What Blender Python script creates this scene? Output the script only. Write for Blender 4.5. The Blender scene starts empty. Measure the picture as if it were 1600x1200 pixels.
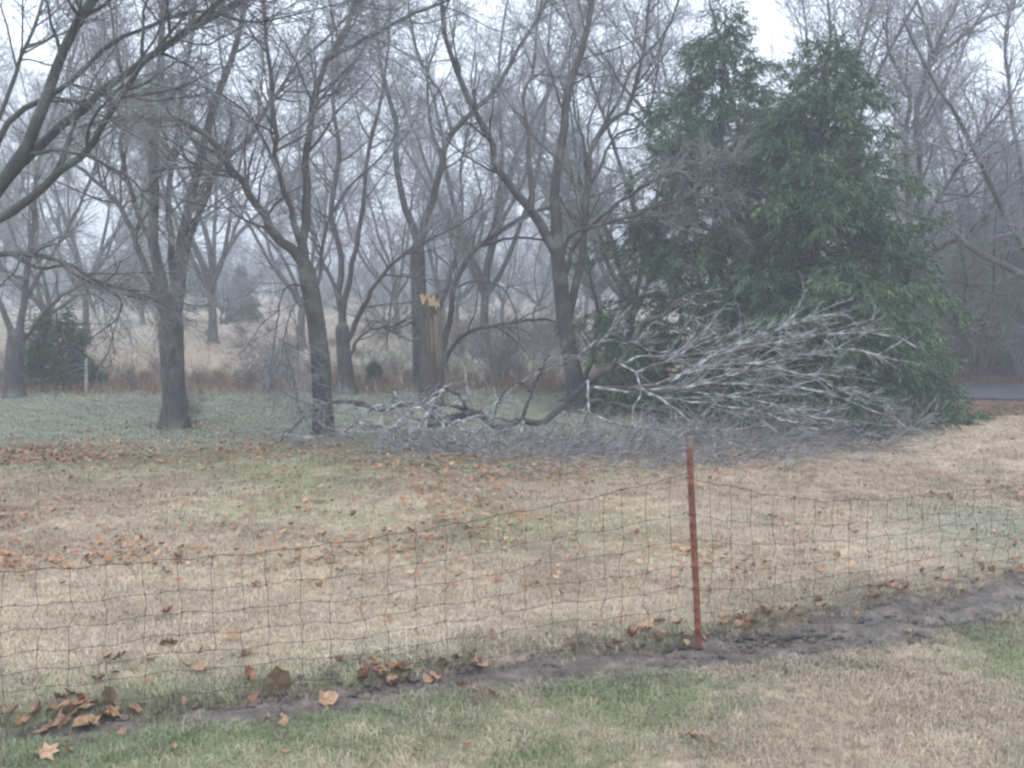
import bpy, math, random
import numpy as np
from mathutils import Vector
R_ = math.radians
random.seed(5)
RNG = np.random.default_rng(11)
SC = bpy.context.scene
COL = SC.collection

# ------------------------------------------------------------------ camera, sky, sun, exposure
F = 1570.0            # focal length in pixels of the 1600 wide frame
H = 2.2               # eye height
PITCH = math.atan(160.0 / F)
cam_d = bpy.data.cameras.new('camera')
cam = bpy.data.objects.new('camera', cam_d)
COL.objects.link(cam)
cam.location = (0, 0, H)
cam.rotation_euler = (math.pi / 2 - PITCH, 0, 0)
cam_d.sensor_width = 36
cam_d.lens = 36 * F / 1600
cam_d.clip_start = 0.05
cam_d.clip_end = 2000
SC.camera = cam

SUN_EL, SUN_AZ = R_(48), R_(215)
w = bpy.data.worlds.new('World')
SC.world = w
w.use_nodes = True
nt = w.node_tree
bg = nt.nodes['Background']
sky = nt.nodes.new('ShaderNodeTexSky')
sky.sky_type = 'NISHITA'
sky.sun_disc = False
sky.sun_elevation = SUN_EL
sky.sun_rotation = SUN_AZ
sky.dust_density = 6
mixs = nt.nodes.new('ShaderNodeMixRGB')
mixs.inputs[0].default_value = 0.9
mixs.inputs[2].default_value = (7.2, 8.15, 9.55, 1)      # flat winter overcast
nt.links.new(sky.outputs[0], mixs.inputs[1])
nt.links.new(mixs.outputs[0], bg.inputs[0])
bg.inputs[1].default_value = 0.13

sd = bpy.data.lights.new('sun', 'SUN')
sd.energy = 0.7
sd.angle = R_(35)
sd.color = (1.0, 0.97, 0.93)
so = bpy.data.objects.new('sun', sd)
COL.objects.link(so)
so.location = (0, -10, 30)
so.rotation_euler = (math.pi / 2 - SUN_EL, 0, R_(35))

SC.render.engine = 'CYCLES'
SC.view_settings.view_transform = 'Standard'
SC.view_settings.look = 'None'
SC.view_settings.exposure = 0.85
SC.view_settings.gamma = 1
SC.view_settings.use_curve_mapping = False
cy = SC.cycles
cy.max_bounces = 5
cy.diffuse_bounces = 3
cy.glossy_bounces = 2
cy.volume_bounces = 0
cy.adaptive_threshold = 0.02
cy.use_denoising = True
cy.debug_use_spatial_splits = True
cy.filter_width = 2.5

# ------------------------------------------------------------------ helpers: projection, noise, terrain
FWD = np.array([0, math.cos(PITCH), -math.sin(PITCH)])
UPV = np.array([0, math.sin(PITCH), math.cos(PITCH)])
CAM = np.array([0, 0, H])


def at(px, py, depth):
    """world point that stands `depth` metres away (along Y) on the line of sight of a picture point"""
    d = np.array([1.0, 0, 0]) * ((px - 800) / F) + UPV * ((600 - py) / F) + FWD
    return CAM + d * (depth / d[1])


_lat = np.random.default_rng(3).random((256, 256))


def vnoise(x, y, s=1.0, seed=0):
    x = np.asarray(x, float) / s + seed * 17.3
    y = np.asarray(y, float) / s + seed * 9.7
    xi = np.floor(x).astype(int); yi = np.floor(y).astype(int)
    fx = x - xi; fy = y - yi
    fx = fx * fx * (3 - 2 * fx); fy = fy * fy * (3 - 2 * fy)
    g = lambda a, b: _lat[a & 255, b & 255]
    return (g(xi, yi) * (1 - fx) + g(xi + 1, yi) * fx) * (1 - fy) + (g(xi, yi + 1) * (1 - fx) + g(xi + 1, yi + 1) * fx) * fy


def fbm(x, y, s, seed=0, o=3):
    v = 0; a = 0.5; t = 0
    for k in range(o):
        v = v + a * vnoise(x, y, s / 2 ** k, seed + k); t += a; a *= .55
    return v / t


def sstep(a, b, x):
    t = np.clip((np.asarray(x, float) - a) / (b - a), 0, 1)
    return t * t * (3 - 2 * t)


MUD_PX = [(-260, 1178, 40), (0, 1150, 40), (250, 1122, 46), (420, 1108, 48), (600, 1078, 54), (750, 1052, 56), (900, 1036, 52), (1090, 1022, 56),
          (1250, 994, 58), (1400, 962, 68), (1500, 942, 56), (1600, 922, 44), (1800, 890, 44)]


def flat_at(px, py):
    d = np.array([1.0, 0, 0]) * ((px - 800) / F) + UPV * ((600 - py) / F) + FWD
    return CAM + d * (-H / d[2])


MUD_C = np.array([flat_at(a, b)[:2] for a, b, c in MUD_PX])
MUD_W = np.array([(flat_at(a, b - c / 2)[1] - flat_at(a, b + c / 2)[1]) / 2 for a, b, c in MUD_PX])


def mud_off(x, y):
    """signed distance in Y from the mud line, in units of its half width"""
    cy_ = np.interp(x, MUD_C[:, 0], MUD_C[:, 1])
    wy = np.interp(x, MUD_C[:, 0], MUD_W)
    return (y - cy_) / wy, y - cy_


def gz(x, y):
    x = np.asarray(x, float); y = np.asarray(y, float)
    z = (fbm(x, y, 3.0, 1) - .5) * 0.10 * sstep(2, 6, np.abs(y)) + (vnoise(x, y, .5, 4) - .5) * .025
    lft = 1 - sstep(1.0, 4.5, x)
    z = z - .09 * sstep(12.4, 16.0, y) * lft
    z = z - .28 * sstep(16.2, 18.8, y) * sstep(5.5, 7.5, x)
    z = z + (fbm(x, y, 22, 8) - .5) * .9 * sstep(26, 60, y)
    mo, _ = mud_off(x, y)
    z = z - .06 * np.exp(-(mo / .95) ** 4)
    return z


def gat(px, py):
    """ground point under a picture point"""
    d = np.array([1.0, 0, 0]) * ((px - 800) / F) + UPV * ((600 - py) / F) + FWD
    t = np.linspace(2, 140, 6000)
    P = CAM + d * t[:, None]
    below = np.nonzero(P[:, 2] < gz(P[:, 0], P[:, 1]))[0]
    p = P[below[0]] if len(below) else P[-1]
    return np.array([p[0], p[1], float(gz(p[0], p[1]))])


def gtop(p):
    return np.array([p[0], p[1], float(gz(p[0], p[1]))])


# ------------------------------------------------------------------ helpers: materials
def mat(name):
    m = bpy.data.materials.new(name)
    m.use_nodes = True
    n = m.node_tree.nodes
    return m, m.node_tree, n['Principled BSDF']


def N(t, kind, **kw):
    n = t.nodes.new(kind)
    for k, v in kw.items():
        if k.startswith('i_'):
            n.inputs[k[2:]].default_value = v
        else:
            setattr(n, k, v)
    return n


def ramp(t, stops):
    r = t.nodes.new('ShaderNodeValToRGB')
    el = r.color_ramp.elements
    while len(el) < len(stops):
        el.new(.5)
    for e, (p, c) in zip(el, stops):
        e.position = p
        e.color = (*c, 1)
    return r


def bark_mat(name, dark, light, scale=(9, 9, 1.6), bump=.6, frost=0.0, rough=.75):
    m, t, b = mat(name)
    tc = N(t, 'ShaderNodeTexCoord')
    mp = N(t, 'ShaderNodeMapping')
    mp.inputs['Scale'].default_value = scale
    t.links.new(tc.outputs['Object'], mp.inputs[0])
    n1 = N(t, 'ShaderNodeTexNoise'); n1.inputs['Scale'].default_value = 2.2; n1.inputs['Detail'].default_value = 6; n1.inputs['Roughness'].default_value = .65
    t.links.new(mp.outputs[0], n1.inputs[0])
    vo = N(t, 'ShaderNodeTexVoronoi', feature='DISTANCE_TO_EDGE'); vo.inputs['Scale'].default_value = 3.2
    t.links.new(mp.outputs[0], vo.inputs[0])
    rp = ramp(t, [(.28, dark), (.5, tuple((a + c) / 2 for a, c in zip(dark, light))), (.74, light)])
    t.links.new(n1.outputs[0], rp.inputs[0])
    rv = ramp(t, [(0, (.45, .45, .45)), (.12, (1, 1, 1))])
    t.links.new(vo.outputs[0], rv.inputs[0])
    mu = N(t, 'ShaderNodeMixRGB', blend_type='MULTIPLY'); mu.inputs[0].default_value = .85
    t.links.new(rp.outputs[0], mu.inputs[1]); t.links.new(rv.outputs[0], mu.inputs[2])
    out = mu.outputs[0]
    n2 = N(t, 'ShaderNodeTexNoise'); n2.inputs['Scale'].default_value = 2.5; n2.inputs['Detail'].default_value = 4
    t.links.new(tc.outputs['Object'], n2.inputs[0])
    lich = ramp(t, [(.5, (0, 0, 0)), (.68, (1, 1, 1))])
    t.links.new(n2.outputs[0], lich.inputs[0])
    mx = N(t, 'ShaderNodeMixRGB'); mx.inputs[2].default_value = (.17, .19, .165, 1)
    sc = N(t, 'ShaderNodeMath', operation='MULTIPLY'); sc.inputs[1].default_value = .55 + frost
    t.links.new(lich.outputs[0], sc.inputs[0]); t.links.new(sc.outputs[0], mx.inputs[0]); t.links.new(out, mx.inputs[1])
    t.links.new(mx.outputs[0], b.inputs['Base Color'])
    b.inputs['Roughness'].default_value = rough
    bm = N(t, 'ShaderNodeBump'); bm.inputs['Strength'].default_value = bump; bm.inputs['Distance'].default_value = .03
    ad = N(t, 'ShaderNodeMath', operation='MULTIPLY')
    t.links.new(n1.outputs[0], ad.inputs[0]); t.links.new(rv.outputs[0], ad.inputs[1])
    t.links.new(ad.outputs[0], bm.inputs['Height']); t.links.new(bm.outputs[0], b.inputs['Normal'])
    return m


def twig_mat(name, a, c, rough=.4, coat=.5, ns=6.0, lo=.35, hi=.65):
    m, t, b = mat(name)
    tc = N(t, 'ShaderNodeTexCoord')
    n1 = N(t, 'ShaderNodeTexNoise'); n1.inputs['Scale'].default_value = ns; n1.inputs['Detail'].default_value = 3
    t.links.new(tc.outputs['Object'], n1.inputs[0])
    rp = ramp(t, [(lo, a), (hi, c)])
    t.links.new(n1.outputs[0], rp.inputs[0])
    t.links.new(rp.outputs[0], b.inputs['Base Color'])
    b.inputs['Roughness'].default_value = rough
    b.inputs['Coat Weight'].default_value = coat
    b.inputs['Coat Roughness'].default_value = .2
    return m


M = {}
M['bark'] = bark_mat('wet_grey_bark', (.030, .026, .024), (.125, .112, .102))
M['bark_dark'] = bark_mat('dark_wet_bark', (.020, .017, .015), (.085, .072, .062))
M['bark_green'] = bark_mat('lichen_bark', (.020, .021, .018), (.068, .072, .060), frost=-.15)
M['bark_far'] = bark_mat('far_bark', (.045, .04, .038), (.12, .11, .105), bump=.3)
M['bark_snag'] = bark_mat('weathered_trunk_bark', (.030, .023, .019), (.15, .118, .092), scale=(14, 14, 1.0))
M['twig'] = twig_mat('icy_grey_twig', (.10, .098, .10), (.33, .33, .345))
M['twig_far'] = twig_mat('far_icy_twig', (.125, .115, .118), (.30, .288, .298), coat=.2)
M['twig_dark'] = twig_mat('dark_wet_twig', (.05, .048, .046), (.20, .20, .205))
M['twig_brown'] = twig_mat('brown_brush_twig', (.10, .075, .062), (.24, .195, .175), coat=.1, rough=.6)
M['ice'] = twig_mat('ice_sheen_twig', (.085, .076, .070), (.60, .605, .62), rough=.25, coat=.8, ns=9, lo=.38, hi=.68)  # pale mottling puts the ice glaze's whitish reflection into the base colour
M['ice_limb'] = twig_mat('ice_sheen_limb', (.085, .072, .060), (.50, .505, .51), rough=.3, coat=.8, ns=9, lo=.47, hi=.68)  # brown bark, the glaze's pale reflection mixed into its colour by noise
M['ground_twig'] = twig_mat('purplish_ground_twig', (.075, .063, .060), (.36, .345, .355), rough=.35, coat=.6, ns=9, lo=.38, hi=.68)

# ------------------------------------------------------------------ helpers: meshes
def mesh_np(name, V, Q, material=None, smooth=True, col=None):
    """V (n,3); Q (m,4) or (m,3)"""
    me = bpy.data.meshes.new(name)
    V = np.ascontiguousarray(V, np.float32)
    Q = np.ascontiguousarray(Q, np.int32)
    k = Q.shape[1]
    me.vertices.add(len(V)); me.vertices.foreach_set('co', V.ravel())
    me.loops.add(Q.size); me.loops.foreach_set('vertex_index', Q.ravel())
    me.polygons.add(len(Q))
    me.polygons.foreach_set('loop_start', np.arange(0, Q.size, k, dtype=np.int32))
    if smooth:
        me.polygons.foreach_set('use_smooth', np.ones(len(Q), bool))
    if col is not None:
        a = me.color_attributes.new('tint', 'FLOAT_COLOR', 'POINT')
        c4 = np.ones((len(V), 4), np.float32); c4[:, :3] = col
        a.data.foreach_set('color', c4.ravel())
    me.update(calc_edges=True)
    if material:
        me.materials.append(material)
    return me


def tag(o, label=None, cat=None, group=None, kind=None):
    if label: o['label'] = label
    if cat: o['category'] = cat
    if group: o['group'] = group
    if kind: o['kind'] = kind
    return o


STUFF_PARTS = ('crown', 'branches', 'knots', 'twigs', 'stems', 'icy_twigs', 'crushed_twigs')


def add(name, me, parent=None, loc=(0, 0, 0)):
    o = bpy.data.objects.new(name, me)
    if parent and name in STUFF_PARTS: o['kind'] = 'stuff'
    o.location = loc
    COL.objects.link(o)
    if parent: o.parent = parent
    return o


def empty(name, loc, label, cat, group=None):
    o = bpy.data.objects.new(name, None)
    o.location = loc
    o.empty_display_size = .2
    COL.objects.link(o)
    return tag(o, label, cat, group)


def copy_tree(root, loc, rz, s, label=None, group=None, tilt=(0, 0)):
    r = root.copy(); COL.objects.link(r)
    r.location = loc; r.rotation_euler = (tilt[0], tilt[1], rz); r.scale = s if hasattr(s, '__len__') else (s, s, s)
    if label: r['label'] = label
    if group: r['group'] = group
    for ch in list(root.children):
        c = ch.copy(); COL.objects.link(c); c.parent = r
        for g in list(ch.children):
            d = g.copy(); COL.objects.link(d); d.parent = c
    return r


def unit(v):
    return v / np.maximum(np.linalg.norm(v, axis=-1, keepdims=True), 1e-9)


def tubes(P, Rr, S):
    """P (n,k,3), Rr (n,k) -> verts, quads"""
    n, k, _ = P.shape
    T = np.empty_like(P)
    T[:, 1:-1] = P[:, 2:] - P[:, :-2]; T[:, 0] = P[:, 1] - P[:, 0]; T[:, -1] = P[:, -1] - P[:, -2]
    T = unit(T)
    mean = np.abs(T.mean(1))
    ref = np.eye(3)[np.argmin(mean, axis=1)][:, None, :]
    U = unit(np.cross(T, ref)); W = np.cross(T, U)
    a = np.arange(S) * 2 * math.pi / S
    V = P[:, :, None, :] + Rr[:, :, None, None] * (U[:, :, None, :] * np.cos(a)[None, None, :, None] + W[:, :, None, :] * np.sin(a)[None, None, :, None])
    idx = np.arange(n * k * S).reshape(n, k, S)
    A = idx[:, :-1, :]; B = idx[:, 1:, :]
    Q = np.stack([A, np.roll(A, -1, 2), np.roll(B, -1, 2), B], -1).reshape(-1, 4)
    return V.reshape(-1, 3), Q


class Bag:
    def __init__(s):
        s.V = []; s.Q = []; s.n = 0

    def put(s, V, Q):
        s.V.append(V); s.Q.append(Q + s.n); s.n += len(V)

    def tube(s, P, Rr, S):
        if len(P):
            s.put(*tubes(P, Rr, S))

    def mesh(s, name, material, off=(0, 0, 0), smooth=True):
        return mesh_np(name, np.concatenate(s.V) - np.asarray(off), np.concatenate(s.Q), material, smooth)


def resample(pts, rad, k):
    """Catmull-Rom through pts, k even samples; radii interpolated"""
    pts = np.asarray(pts, float)
    p = np.vstack([2 * pts[0] - pts[1], pts, 2 * pts[-1] - pts[-2]])
    out = []
    for i in range(1, len(p) - 2):
        for t in np.linspace(0, 1, 10, endpoint=False):
            a, b, c, d = p[i - 1], p[i], p[i + 1], p[i + 2]
            out.append(.5 * (2 * b + (c - a) * t + (2 * a - 5 * b + 4 * c - d) * t * t + (3 * b - a - 3 * c + d) * t ** 3))
    out.append(pts[-1]); out = np.array(out)
    s = np.r_[0, np.cumsum(np.linalg.norm(np.diff(out, axis=0), axis=1))]
    q = np.linspace(0, s[-1], k)
    P = np.stack([np.interp(q, s, out[:, j]) for j in range(3)], 1)
    rr = np.interp(np.linspace(0, 1, k) ** .8, np.linspace(0, 1, len(rad)), rad)
    return P, rr


def spawn(P, Rr, n, rng, tr=(.15, 1), ang=(30, 60), L=(.5, 1.2), k=5, wig=.12, up=0.0, rf=.6, rmax=.03, rend=.0025, bias=None, taper=.5):
    """n children grown off the polylines P"""
    m, kk, _ = P.shape
    seg = np.linalg.norm(np.diff(P, axis=1), axis=2).sum(1)
    idx = rng.choice(m, n, p=seg / seg.sum())
    t = tr[0] + (tr[1] - tr[0]) * rng.random(n) ** .85
    f = t * (kk - 1); i0 = np.minimum(f.astype(int), kk - 2); ff = (f - i0)[:, None]
    p0 = P[idx, i0] * (1 - ff) + P[idx, i0 + 1] * ff
    T = unit(P[idx, i0 + 1] - P[idx, i0])
    r0 = Rr[idx, i0] * (1 - ff[:, 0]) + Rr[idx, i0 + 1] * ff[:, 0]
    rd = rng.normal(size=(n, 3))
    if bias is not None:
        rd += np.asarray(bias)
    Q = unit(rd - (rd * T).sum(1, keepdims=True) * T)
    a = np.radians(rng.uniform(*ang, n))[:, None]
    d = unit(np.cos(a) * T + np.sin(a) * Q)
    ln = rng.uniform(*L, n) * (1 - taper * t)
    C = np.empty((n, k, 3)); C[:, 0] = p0
    st = (ln / (k - 1))[:, None]
    for j in range(1, k):
        C[:, j] = C[:, j - 1] + d * st
        d = d + rng.normal(size=(n, 3)) * wig
        d[:, 2] += up
        d = unit(d)
    rs = np.minimum(r0 * rf, rmax * rng.uniform(.6, 1, n))
    rs = np.maximum(rs, rend)
    CR = rs[:, None] * (1 - np.linspace(0, 1, k)[None, :] ** 1.1) + rend * np.linspace(0, 1, k)[None, :]
    return C, CR


# ------------------------------------------------------------------ ground colours
TAN = np.array([.415, .330, .240]); STRAW = np.array([.53, .435, .325]); GREEN = np.array([.130, .195, .066])
FROST = np.array([.285, .300, .235]); PINK = np.array([.43, .345, .275]); LEAFB = np.array([.20, .105, .06]); SOIL = np.array([.075, .058, .052])


def lerp(a, b, t):
    t = np.asarray(t)[..., None]
    return a * (1 - t) + b * t


def tint(x, y):
    x = np.asarray(x, float); y = np.asarray(y, float)
    n1 = fbm(x, y, 1.6, 2); n2 = fbm(x, y, .45, 5, 2); n3 = fbm(x, y, 5, 6)
    c = lerp(TAN, STRAW, sstep(.35, .7, n1))
    c = lerp(c, TAN * .55, sstep(.56, .78, n2) * .65)
    c = lerp(c, STRAW * 1.1, sstep(.58, .74, fbm(x, y, .8, 71)) * .6)
    _, dm = mud_off(x, y)
    # green growth along the near bank and in patches of the near lawn
    near = sstep(-1.3, -.15, dm) * (1 - sstep(-.1, .1, dm)) * (1 - sstep(.2, 1.6, x))
    far = sstep(.05, .2, dm) * (1 - sstep(.25, .75, dm))
    patch = sstep(.50, .66, fbm(x, y, .7, 9)) * (1 - sstep(-.2, .1, dm)) * .75
    bank = np.clip(near * sstep(.30, .5, fbm(x, y, .5, 12)) * 1.0 + far * sstep(.36, .6, fbm(x, y, .6, 13)) * .75, 0, 1)
    c = lerp(c, GREEN, np.clip(np.maximum(bank, patch), 0, .88))
    c = lerp(c, GREEN * 1.7, sstep(.40, .62, n3 + (n1 - .5) * .5) * .5 * sstep(7.5, 9.5, y) * (1 - sstep(-1, 2.5, x)))
    c = lerp(c, FROST, .8 * np.exp(-(((x - 4.4) / .9) ** 2 + ((y - 8.8) / 1.0) ** 2)))
    # grey-green frosted grass under the trees
    fz = sstep(11.6, 14.0, y + (n1 - .5) * 2.6) * (1 - sstep(2.2, 4.2, x))
    c = lerp(c, lerp(FROST, TAN, sstep(.5, .75, fbm(x, y, 2.5, 15)) * .5), fz * .9)
    c = lerp(c, SOIL * 1.5, .85 * np.exp(-(mud_off(x, y)[0] / 1.05) ** 4))
    # drifts of brown leaves
    d1 = np.exp(-((y - 12.5) / .8) ** 2) * (1 - sstep(1, 4, x)) * sstep(.35, .6, n2) * .55
    c = lerp(c, LEAFB * 1.2, d1)
    # rank brown strip along the old fence row, then the open field
    fr = sstep(19.6, 20.8, y + (n1 - .5)) * (1 - sstep(24, 27, y))
    c = lerp(c, LEAFB * 1.1, fr * .4)
    fl = sstep(24, 28, y)
    band = sstep(.5, .68, fbm(x * .25, y, 5, 23)) * .45
    c = lerp(c, lerp(lerp(PINK, FROST * 1.0, sstep(.5, .7, fbm(x, y, 9, 21)) * .6), LEAFB * 1.15, band), fl)
    rt = sstep(16.6, 17.4, y) * sstep(5.5, 7, x) * (1 - sstep(27, 32, y))
    c = lerp(c, LEAFB * .75, rt)
    return c


# ------------------------------------------------------------------ ground
def axis(parts):
    return np.concatenate([np.linspace(a, b, n, endpoint=False) for a, b, n in parts] + [[parts[-1][1]]])


xs = axis([(-220, -40, 18), (-40, -14, 30), (-14, -5, 45), (-5, 6, 130), (6, 14, 45), (14, 40, 30), (40, 220, 18)])
ys = axis([(-40, 2, 14), (2, 4, 16), (4, 9.5, 110), (9.5, 18, 80), (18, 32, 60), (32, 60, 30), (60, 230, 30)])
X, Y = np.meshgrid(xs, ys)
V = np.stack([X.ravel(), Y.ravel(), gz(X, Y).ravel()], 1)
ii = np.arange(V.shape[0]).reshape(X.shape)
Q = np.stack([ii[:-1, :-1], ii[:-1, 1:], ii[1:, 1:], ii[1:, :-1]], -1).reshape(-1, 4)

m, t, b = mat('dormant_lawn')
at_ = N(t, 'ShaderNodeAttribute', attribute_name='tint')
ge = N(t, 'ShaderNodeNewGeometry')
n1 = N(t, 'ShaderNodeTexNoise'); n1.inputs['Scale'].default_value = 26; n1.inputs['Detail'].default_value = 5; n1.inputs['Roughness'].default_value = .7
n2 = N(t, 'ShaderNodeTexNoise'); n2.inputs['Scale'].default_value = 3.5; n2.inputs['Detail'].default_value = 5
t.links.new(ge.outputs['Position'], n1.inputs[0]); t.links.new(ge.outputs['Position'], n2.inputs[0])
r1 = ramp(t, [(.3, (.55, .52, .5)), (.52, (.95, .95, .95)), (.72, (1.28, 1.27, 1.25))])
r2 = ramp(t, [(.3, (.78, .78, .76)), (.7, (1.15, 1.14, 1.13))])
t.links.new(n1.outputs[0], r1.inputs[0]); t.links.new(n2.outputs[0], r2.inputs[0])
m1 = N(t, 'ShaderNodeMixRGB', blend_type='MULTIPLY'); m1.inputs[0].default_value = 1
m2 = N(t, 'ShaderNodeMixRGB', blend_type='MULTIPLY'); m2.inputs[0].default_value = 1
t.links.new(at_.outputs[0], m1.inputs[1]); t.links.new(r1.outputs[0], m1.inputs[2])
t.links.new(m1.outputs[0], m2.inputs[1]); t.links.new(r2.outputs[0], m2.inputs[2])
t.links.new(m2.outputs[0], b.inputs['Base Color'])
b.inputs['Roughness'].default_value = .9
bp = N(t, 'ShaderNodeBump'); bp.inputs['Strength'].default_value = .7; bp.inputs['Distance'].default_value = .04
t.links.new(n1.outputs[0], bp.inputs['Height']); t.links.new(bp.outputs[0], b.inputs['Normal'])
g = add('ground', mesh_np('ground', V, Q, m, True, tint(V[:, 0], V[:, 1])))
tag(g, 'dormant tan lawn with frosted green grass under the trees', 'lawn', kind='structure')

# muddy strip under the fence
nx = 620
mx = np.linspace(-3.4, 5.2, nx)
cyl = np.interp(mx, MUD_C[:, 0], MUD_C[:, 1]); wy = np.interp(mx, MUD_C[:, 0], MUD_W)
wy1 = wy * (.85 + .9 * (fbm(mx, mx * 0, .5, 31) - .5) * 1.5); wy2 = wy * (.95 + 1.2 * (fbm(mx, mx * 0 + 5, .4, 33) - .5) * 1.5)
ny = 34
tt = np.linspace(-1, 1, ny)
MX = np.repeat(mx[:, None], ny, 1)
MY = cyl[:, None] + np.where(tt[None] < 0, tt[None] * wy1[:, None], tt[None] * wy2[:, None])
MZ = gz(MX, MY) + .022 + (fbm(MX, MY * 1.6, .22, 35, 4) - .5) * .085 - .05 * np.abs(tt[None]) ** 4 + (fbm(MX * .3, MY * 3, .14, 39, 3) - .5) * .06
mV = np.stack([MX, MY, MZ], -1).reshape(-1, 3)
ii = np.arange(len(mV)).reshape(nx, ny)
mQ = np.stack([ii[:-1, :-1], ii[1:, :-1], ii[1:, 1:], ii[:-1, 1:]], -1).reshape(-1, 4)
m, t, b = mat('wet_mud')
ge = N(t, 'ShaderNodeNewGeometry')
n1 = N(t, 'ShaderNodeTexNoise'); n1.inputs['Scale'].default_value = 7; n1.inputs['Detail'].default_value = 7; n1.inputs['Roughness'].default_value = .65
t.links.new(ge.outputs['Position'], n1.inputs[0])
rp = ramp(t, [(.3, (.045, .034, .028)), (.5, (.105, .084, .069)), (.7, (.22, .178, .148))])
t.links.new(n1.outputs[0], rp.inputs[0]); t.links.new(rp.outputs[0], b.inputs['Base Color'])
n2 = N(t, 'ShaderNodeTexNoise'); n2.inputs['Scale'].default_value = 3.2; n2.inputs['Detail'].default_value = 3
t.links.new(ge.outputs['Position'], n2.inputs[0])
rr = ramp(t, [(.46, (.8, .8, .8)), (.64, (.2, .2, .2))])
t.links.new(n2.outputs[0], rr.inputs[0]); t.links.new(rr.outputs[0], b.inputs['Roughness'])
bp = N(t, 'ShaderNodeBump'); bp.inputs['Strength'].default_value = .9; bp.inputs['Distance'].default_value = .035
n3 = N(t, 'ShaderNodeTexNoise'); n3.inputs['Scale'].default_value = 40; n3.inputs['Detail'].default_value = 4
t.links.new(ge.outputs['Position'], n3.inputs[0])
t.links.new(n3.outputs[0], bp.inputs['Height']); t.links.new(bp.outputs[0], b.inputs['Normal'])
mo = add('mud_path', mesh_np('mud_path', mV, mQ, m))
tag(mo, 'dark wet muddy strip running under the wire fence', 'mud', kind='structure')

# country road beyond the lawn, bending away behind the cedars
def ribbon(cs, wid, lift, n=80, k=5):
    P, _ = resample(np.array([[a, b_, 0] for a, b_ in cs]), [1, 1], n)
    Tn = unit(np.gradient(P, axis=0)); S = np.stack([Tn[:, 1], -Tn[:, 0], 0 * Tn[:, 0]], 1)
    u = np.linspace(-wid / 2, wid / 2, k)
    W_ = P[:, None] + S[:, None] * u[None, :, None]
    W_[..., 2] = gz(P[:, 0], P[:, 1])[:, None] + lift - .0006 * u[None] ** 2
    i_ = np.arange(n * k).reshape(n, k)
    return W_.reshape(-1, 3), np.stack([i_[:-1, :-1], i_[:-1, 1:], i_[1:, 1:], i_[1:, :-1]], -1).reshape(-1, 4)


m, t, b = mat('wet_asphalt')
ge = N(t, 'ShaderNodeNewGeometry')
n1 = N(t, 'ShaderNodeTexNoise'); n1.inputs['Scale'].default_value = 5; n1.inputs['Detail'].default_value = 8
t.links.new(ge.outputs['Position'], n1.inputs[0])
rp = ramp(t, [(.3, (.075, .078, .085)), (.7, (.13, .135, .145))])
t.links.new(n1.outputs[0], rp.inputs[0]); t.links.new(rp.outputs[0], b.inputs['Base Color'])
b.inputs['Roughness'].default_value = .45
rv, rq = ribbon([(40, 20.5), (20, 21.6), (12, 22.4), (9.2, 23.6), (8.2, 27), (9, 36), (12, 60)], 3.4, .03)
tag(add('road', mesh_np('road', rv, rq, m)), 'grey wet country road beyond the cedars', 'road', kind='structure')

# ------------------------------------------------------------------ bare trees
def limb_pts(pts, D, d0, d1):
    n = len(pts)
    return np.array([at(p[0], p[1], D + d0 + (d1 - d0) * (i / (n - 1)) ** 1.2) for i, p in enumerate(pts)])


def extend(P, rng, L, up=.12, wig=.10):
    d = unit(P[-1] - P[-2]); out = [p for p in P]
    n = max(2, int(L / .5))
    for i in range(n):
        d = d + rng.normal(size=3) * wig; d[2] += up; d = unit(d)
        out.append(out[-1] + d * L / n)
    return np.array(out)


def rough_tube(P, Rr, S, seed, amp=.10):
    """a trunk: tube with ridged, uneven girth"""
    V, Q = tubes(P[None], Rr[None], S)
    k = len(P)
    V = V.reshape(k, S, 3)
    ang = np.arange(S)
    f = 1 + amp * (vnoise(ang[None] * 1.7, np.arange(k)[:, None] * .35, 1.0, seed) - .5) * 2 + amp * .6 * np.cos(ang[None] * 2 * math.pi / S * 5 + seed)
    V = P[:, None] + (V - P[:, None]) * f[..., None]
    return V.reshape(-1, 3), Q


def dress(LP, LR, rng, n2, n3, n4, s=1.0, up2=.05, up3=.0, up4=-.03, tw=.0030, a2=(30, 60), t2=(.18, 1), n5=0, L2=(1.0, 2.6)):
    P2, R2 = spawn(LP, LR, n2, rng, t2, a2, (L2[0] * s, L2[1] * s), 8, .13, up2, .55, .032 * s, .004)
    src = np.concatenate([P2[:, [0, 2, 4, 5, 7]], LP[:, np.linspace(LP.shape[1] // 2, LP.shape[1] - 1, 5).astype(int)]])
    srcR = np.concatenate([R2[:, [0, 2, 4, 5, 7]], LR[:, np.linspace(LR.shape[1] // 2, LR.shape[1] - 1, 5).astype(int)]])
    P3, R3 = spawn(src, srcR, n3, rng, (.12, 1), (25, 60), (.45 * s, 1.15 * s), 5, .16, up3, .6, .011 * s, tw * .9)
    P4, R4 = spawn(P3, R3, n4, rng, (.1, 1), (25, 65), (.18 * s, .55 * s), 3, .2, up4, .7, tw * 1.5, tw * .6)
    return (P2, R2), (P3, R3), (P4, R4)


def limb_kids(root, limbs, off, mt, rng, S=8, k=22):
    LP, LR = [], []
    for i, (P, w0, w1) in enumerate(limbs):
        p, r = resample(P, [w0 * 1.3, w0 * 1.0, w0 * .82, w0 * .66 + w1 * .12, w0 * .45 + w1 * .35, w0 * .2 + w1 * .7, w1], k)
        j = rng.normal(size=p.shape) * np.minimum(.02, r[:, None] * .35); j[0] = 0
        p = p + j
        LP.append(p); LR.append(r)
        V, Q = rough_tube(p, r, S, i + 3, .06)
        add('limb', mesh_np('limb', V - off, Q, mt), root)
    return np.array(LP), np.array(LR)


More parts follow.
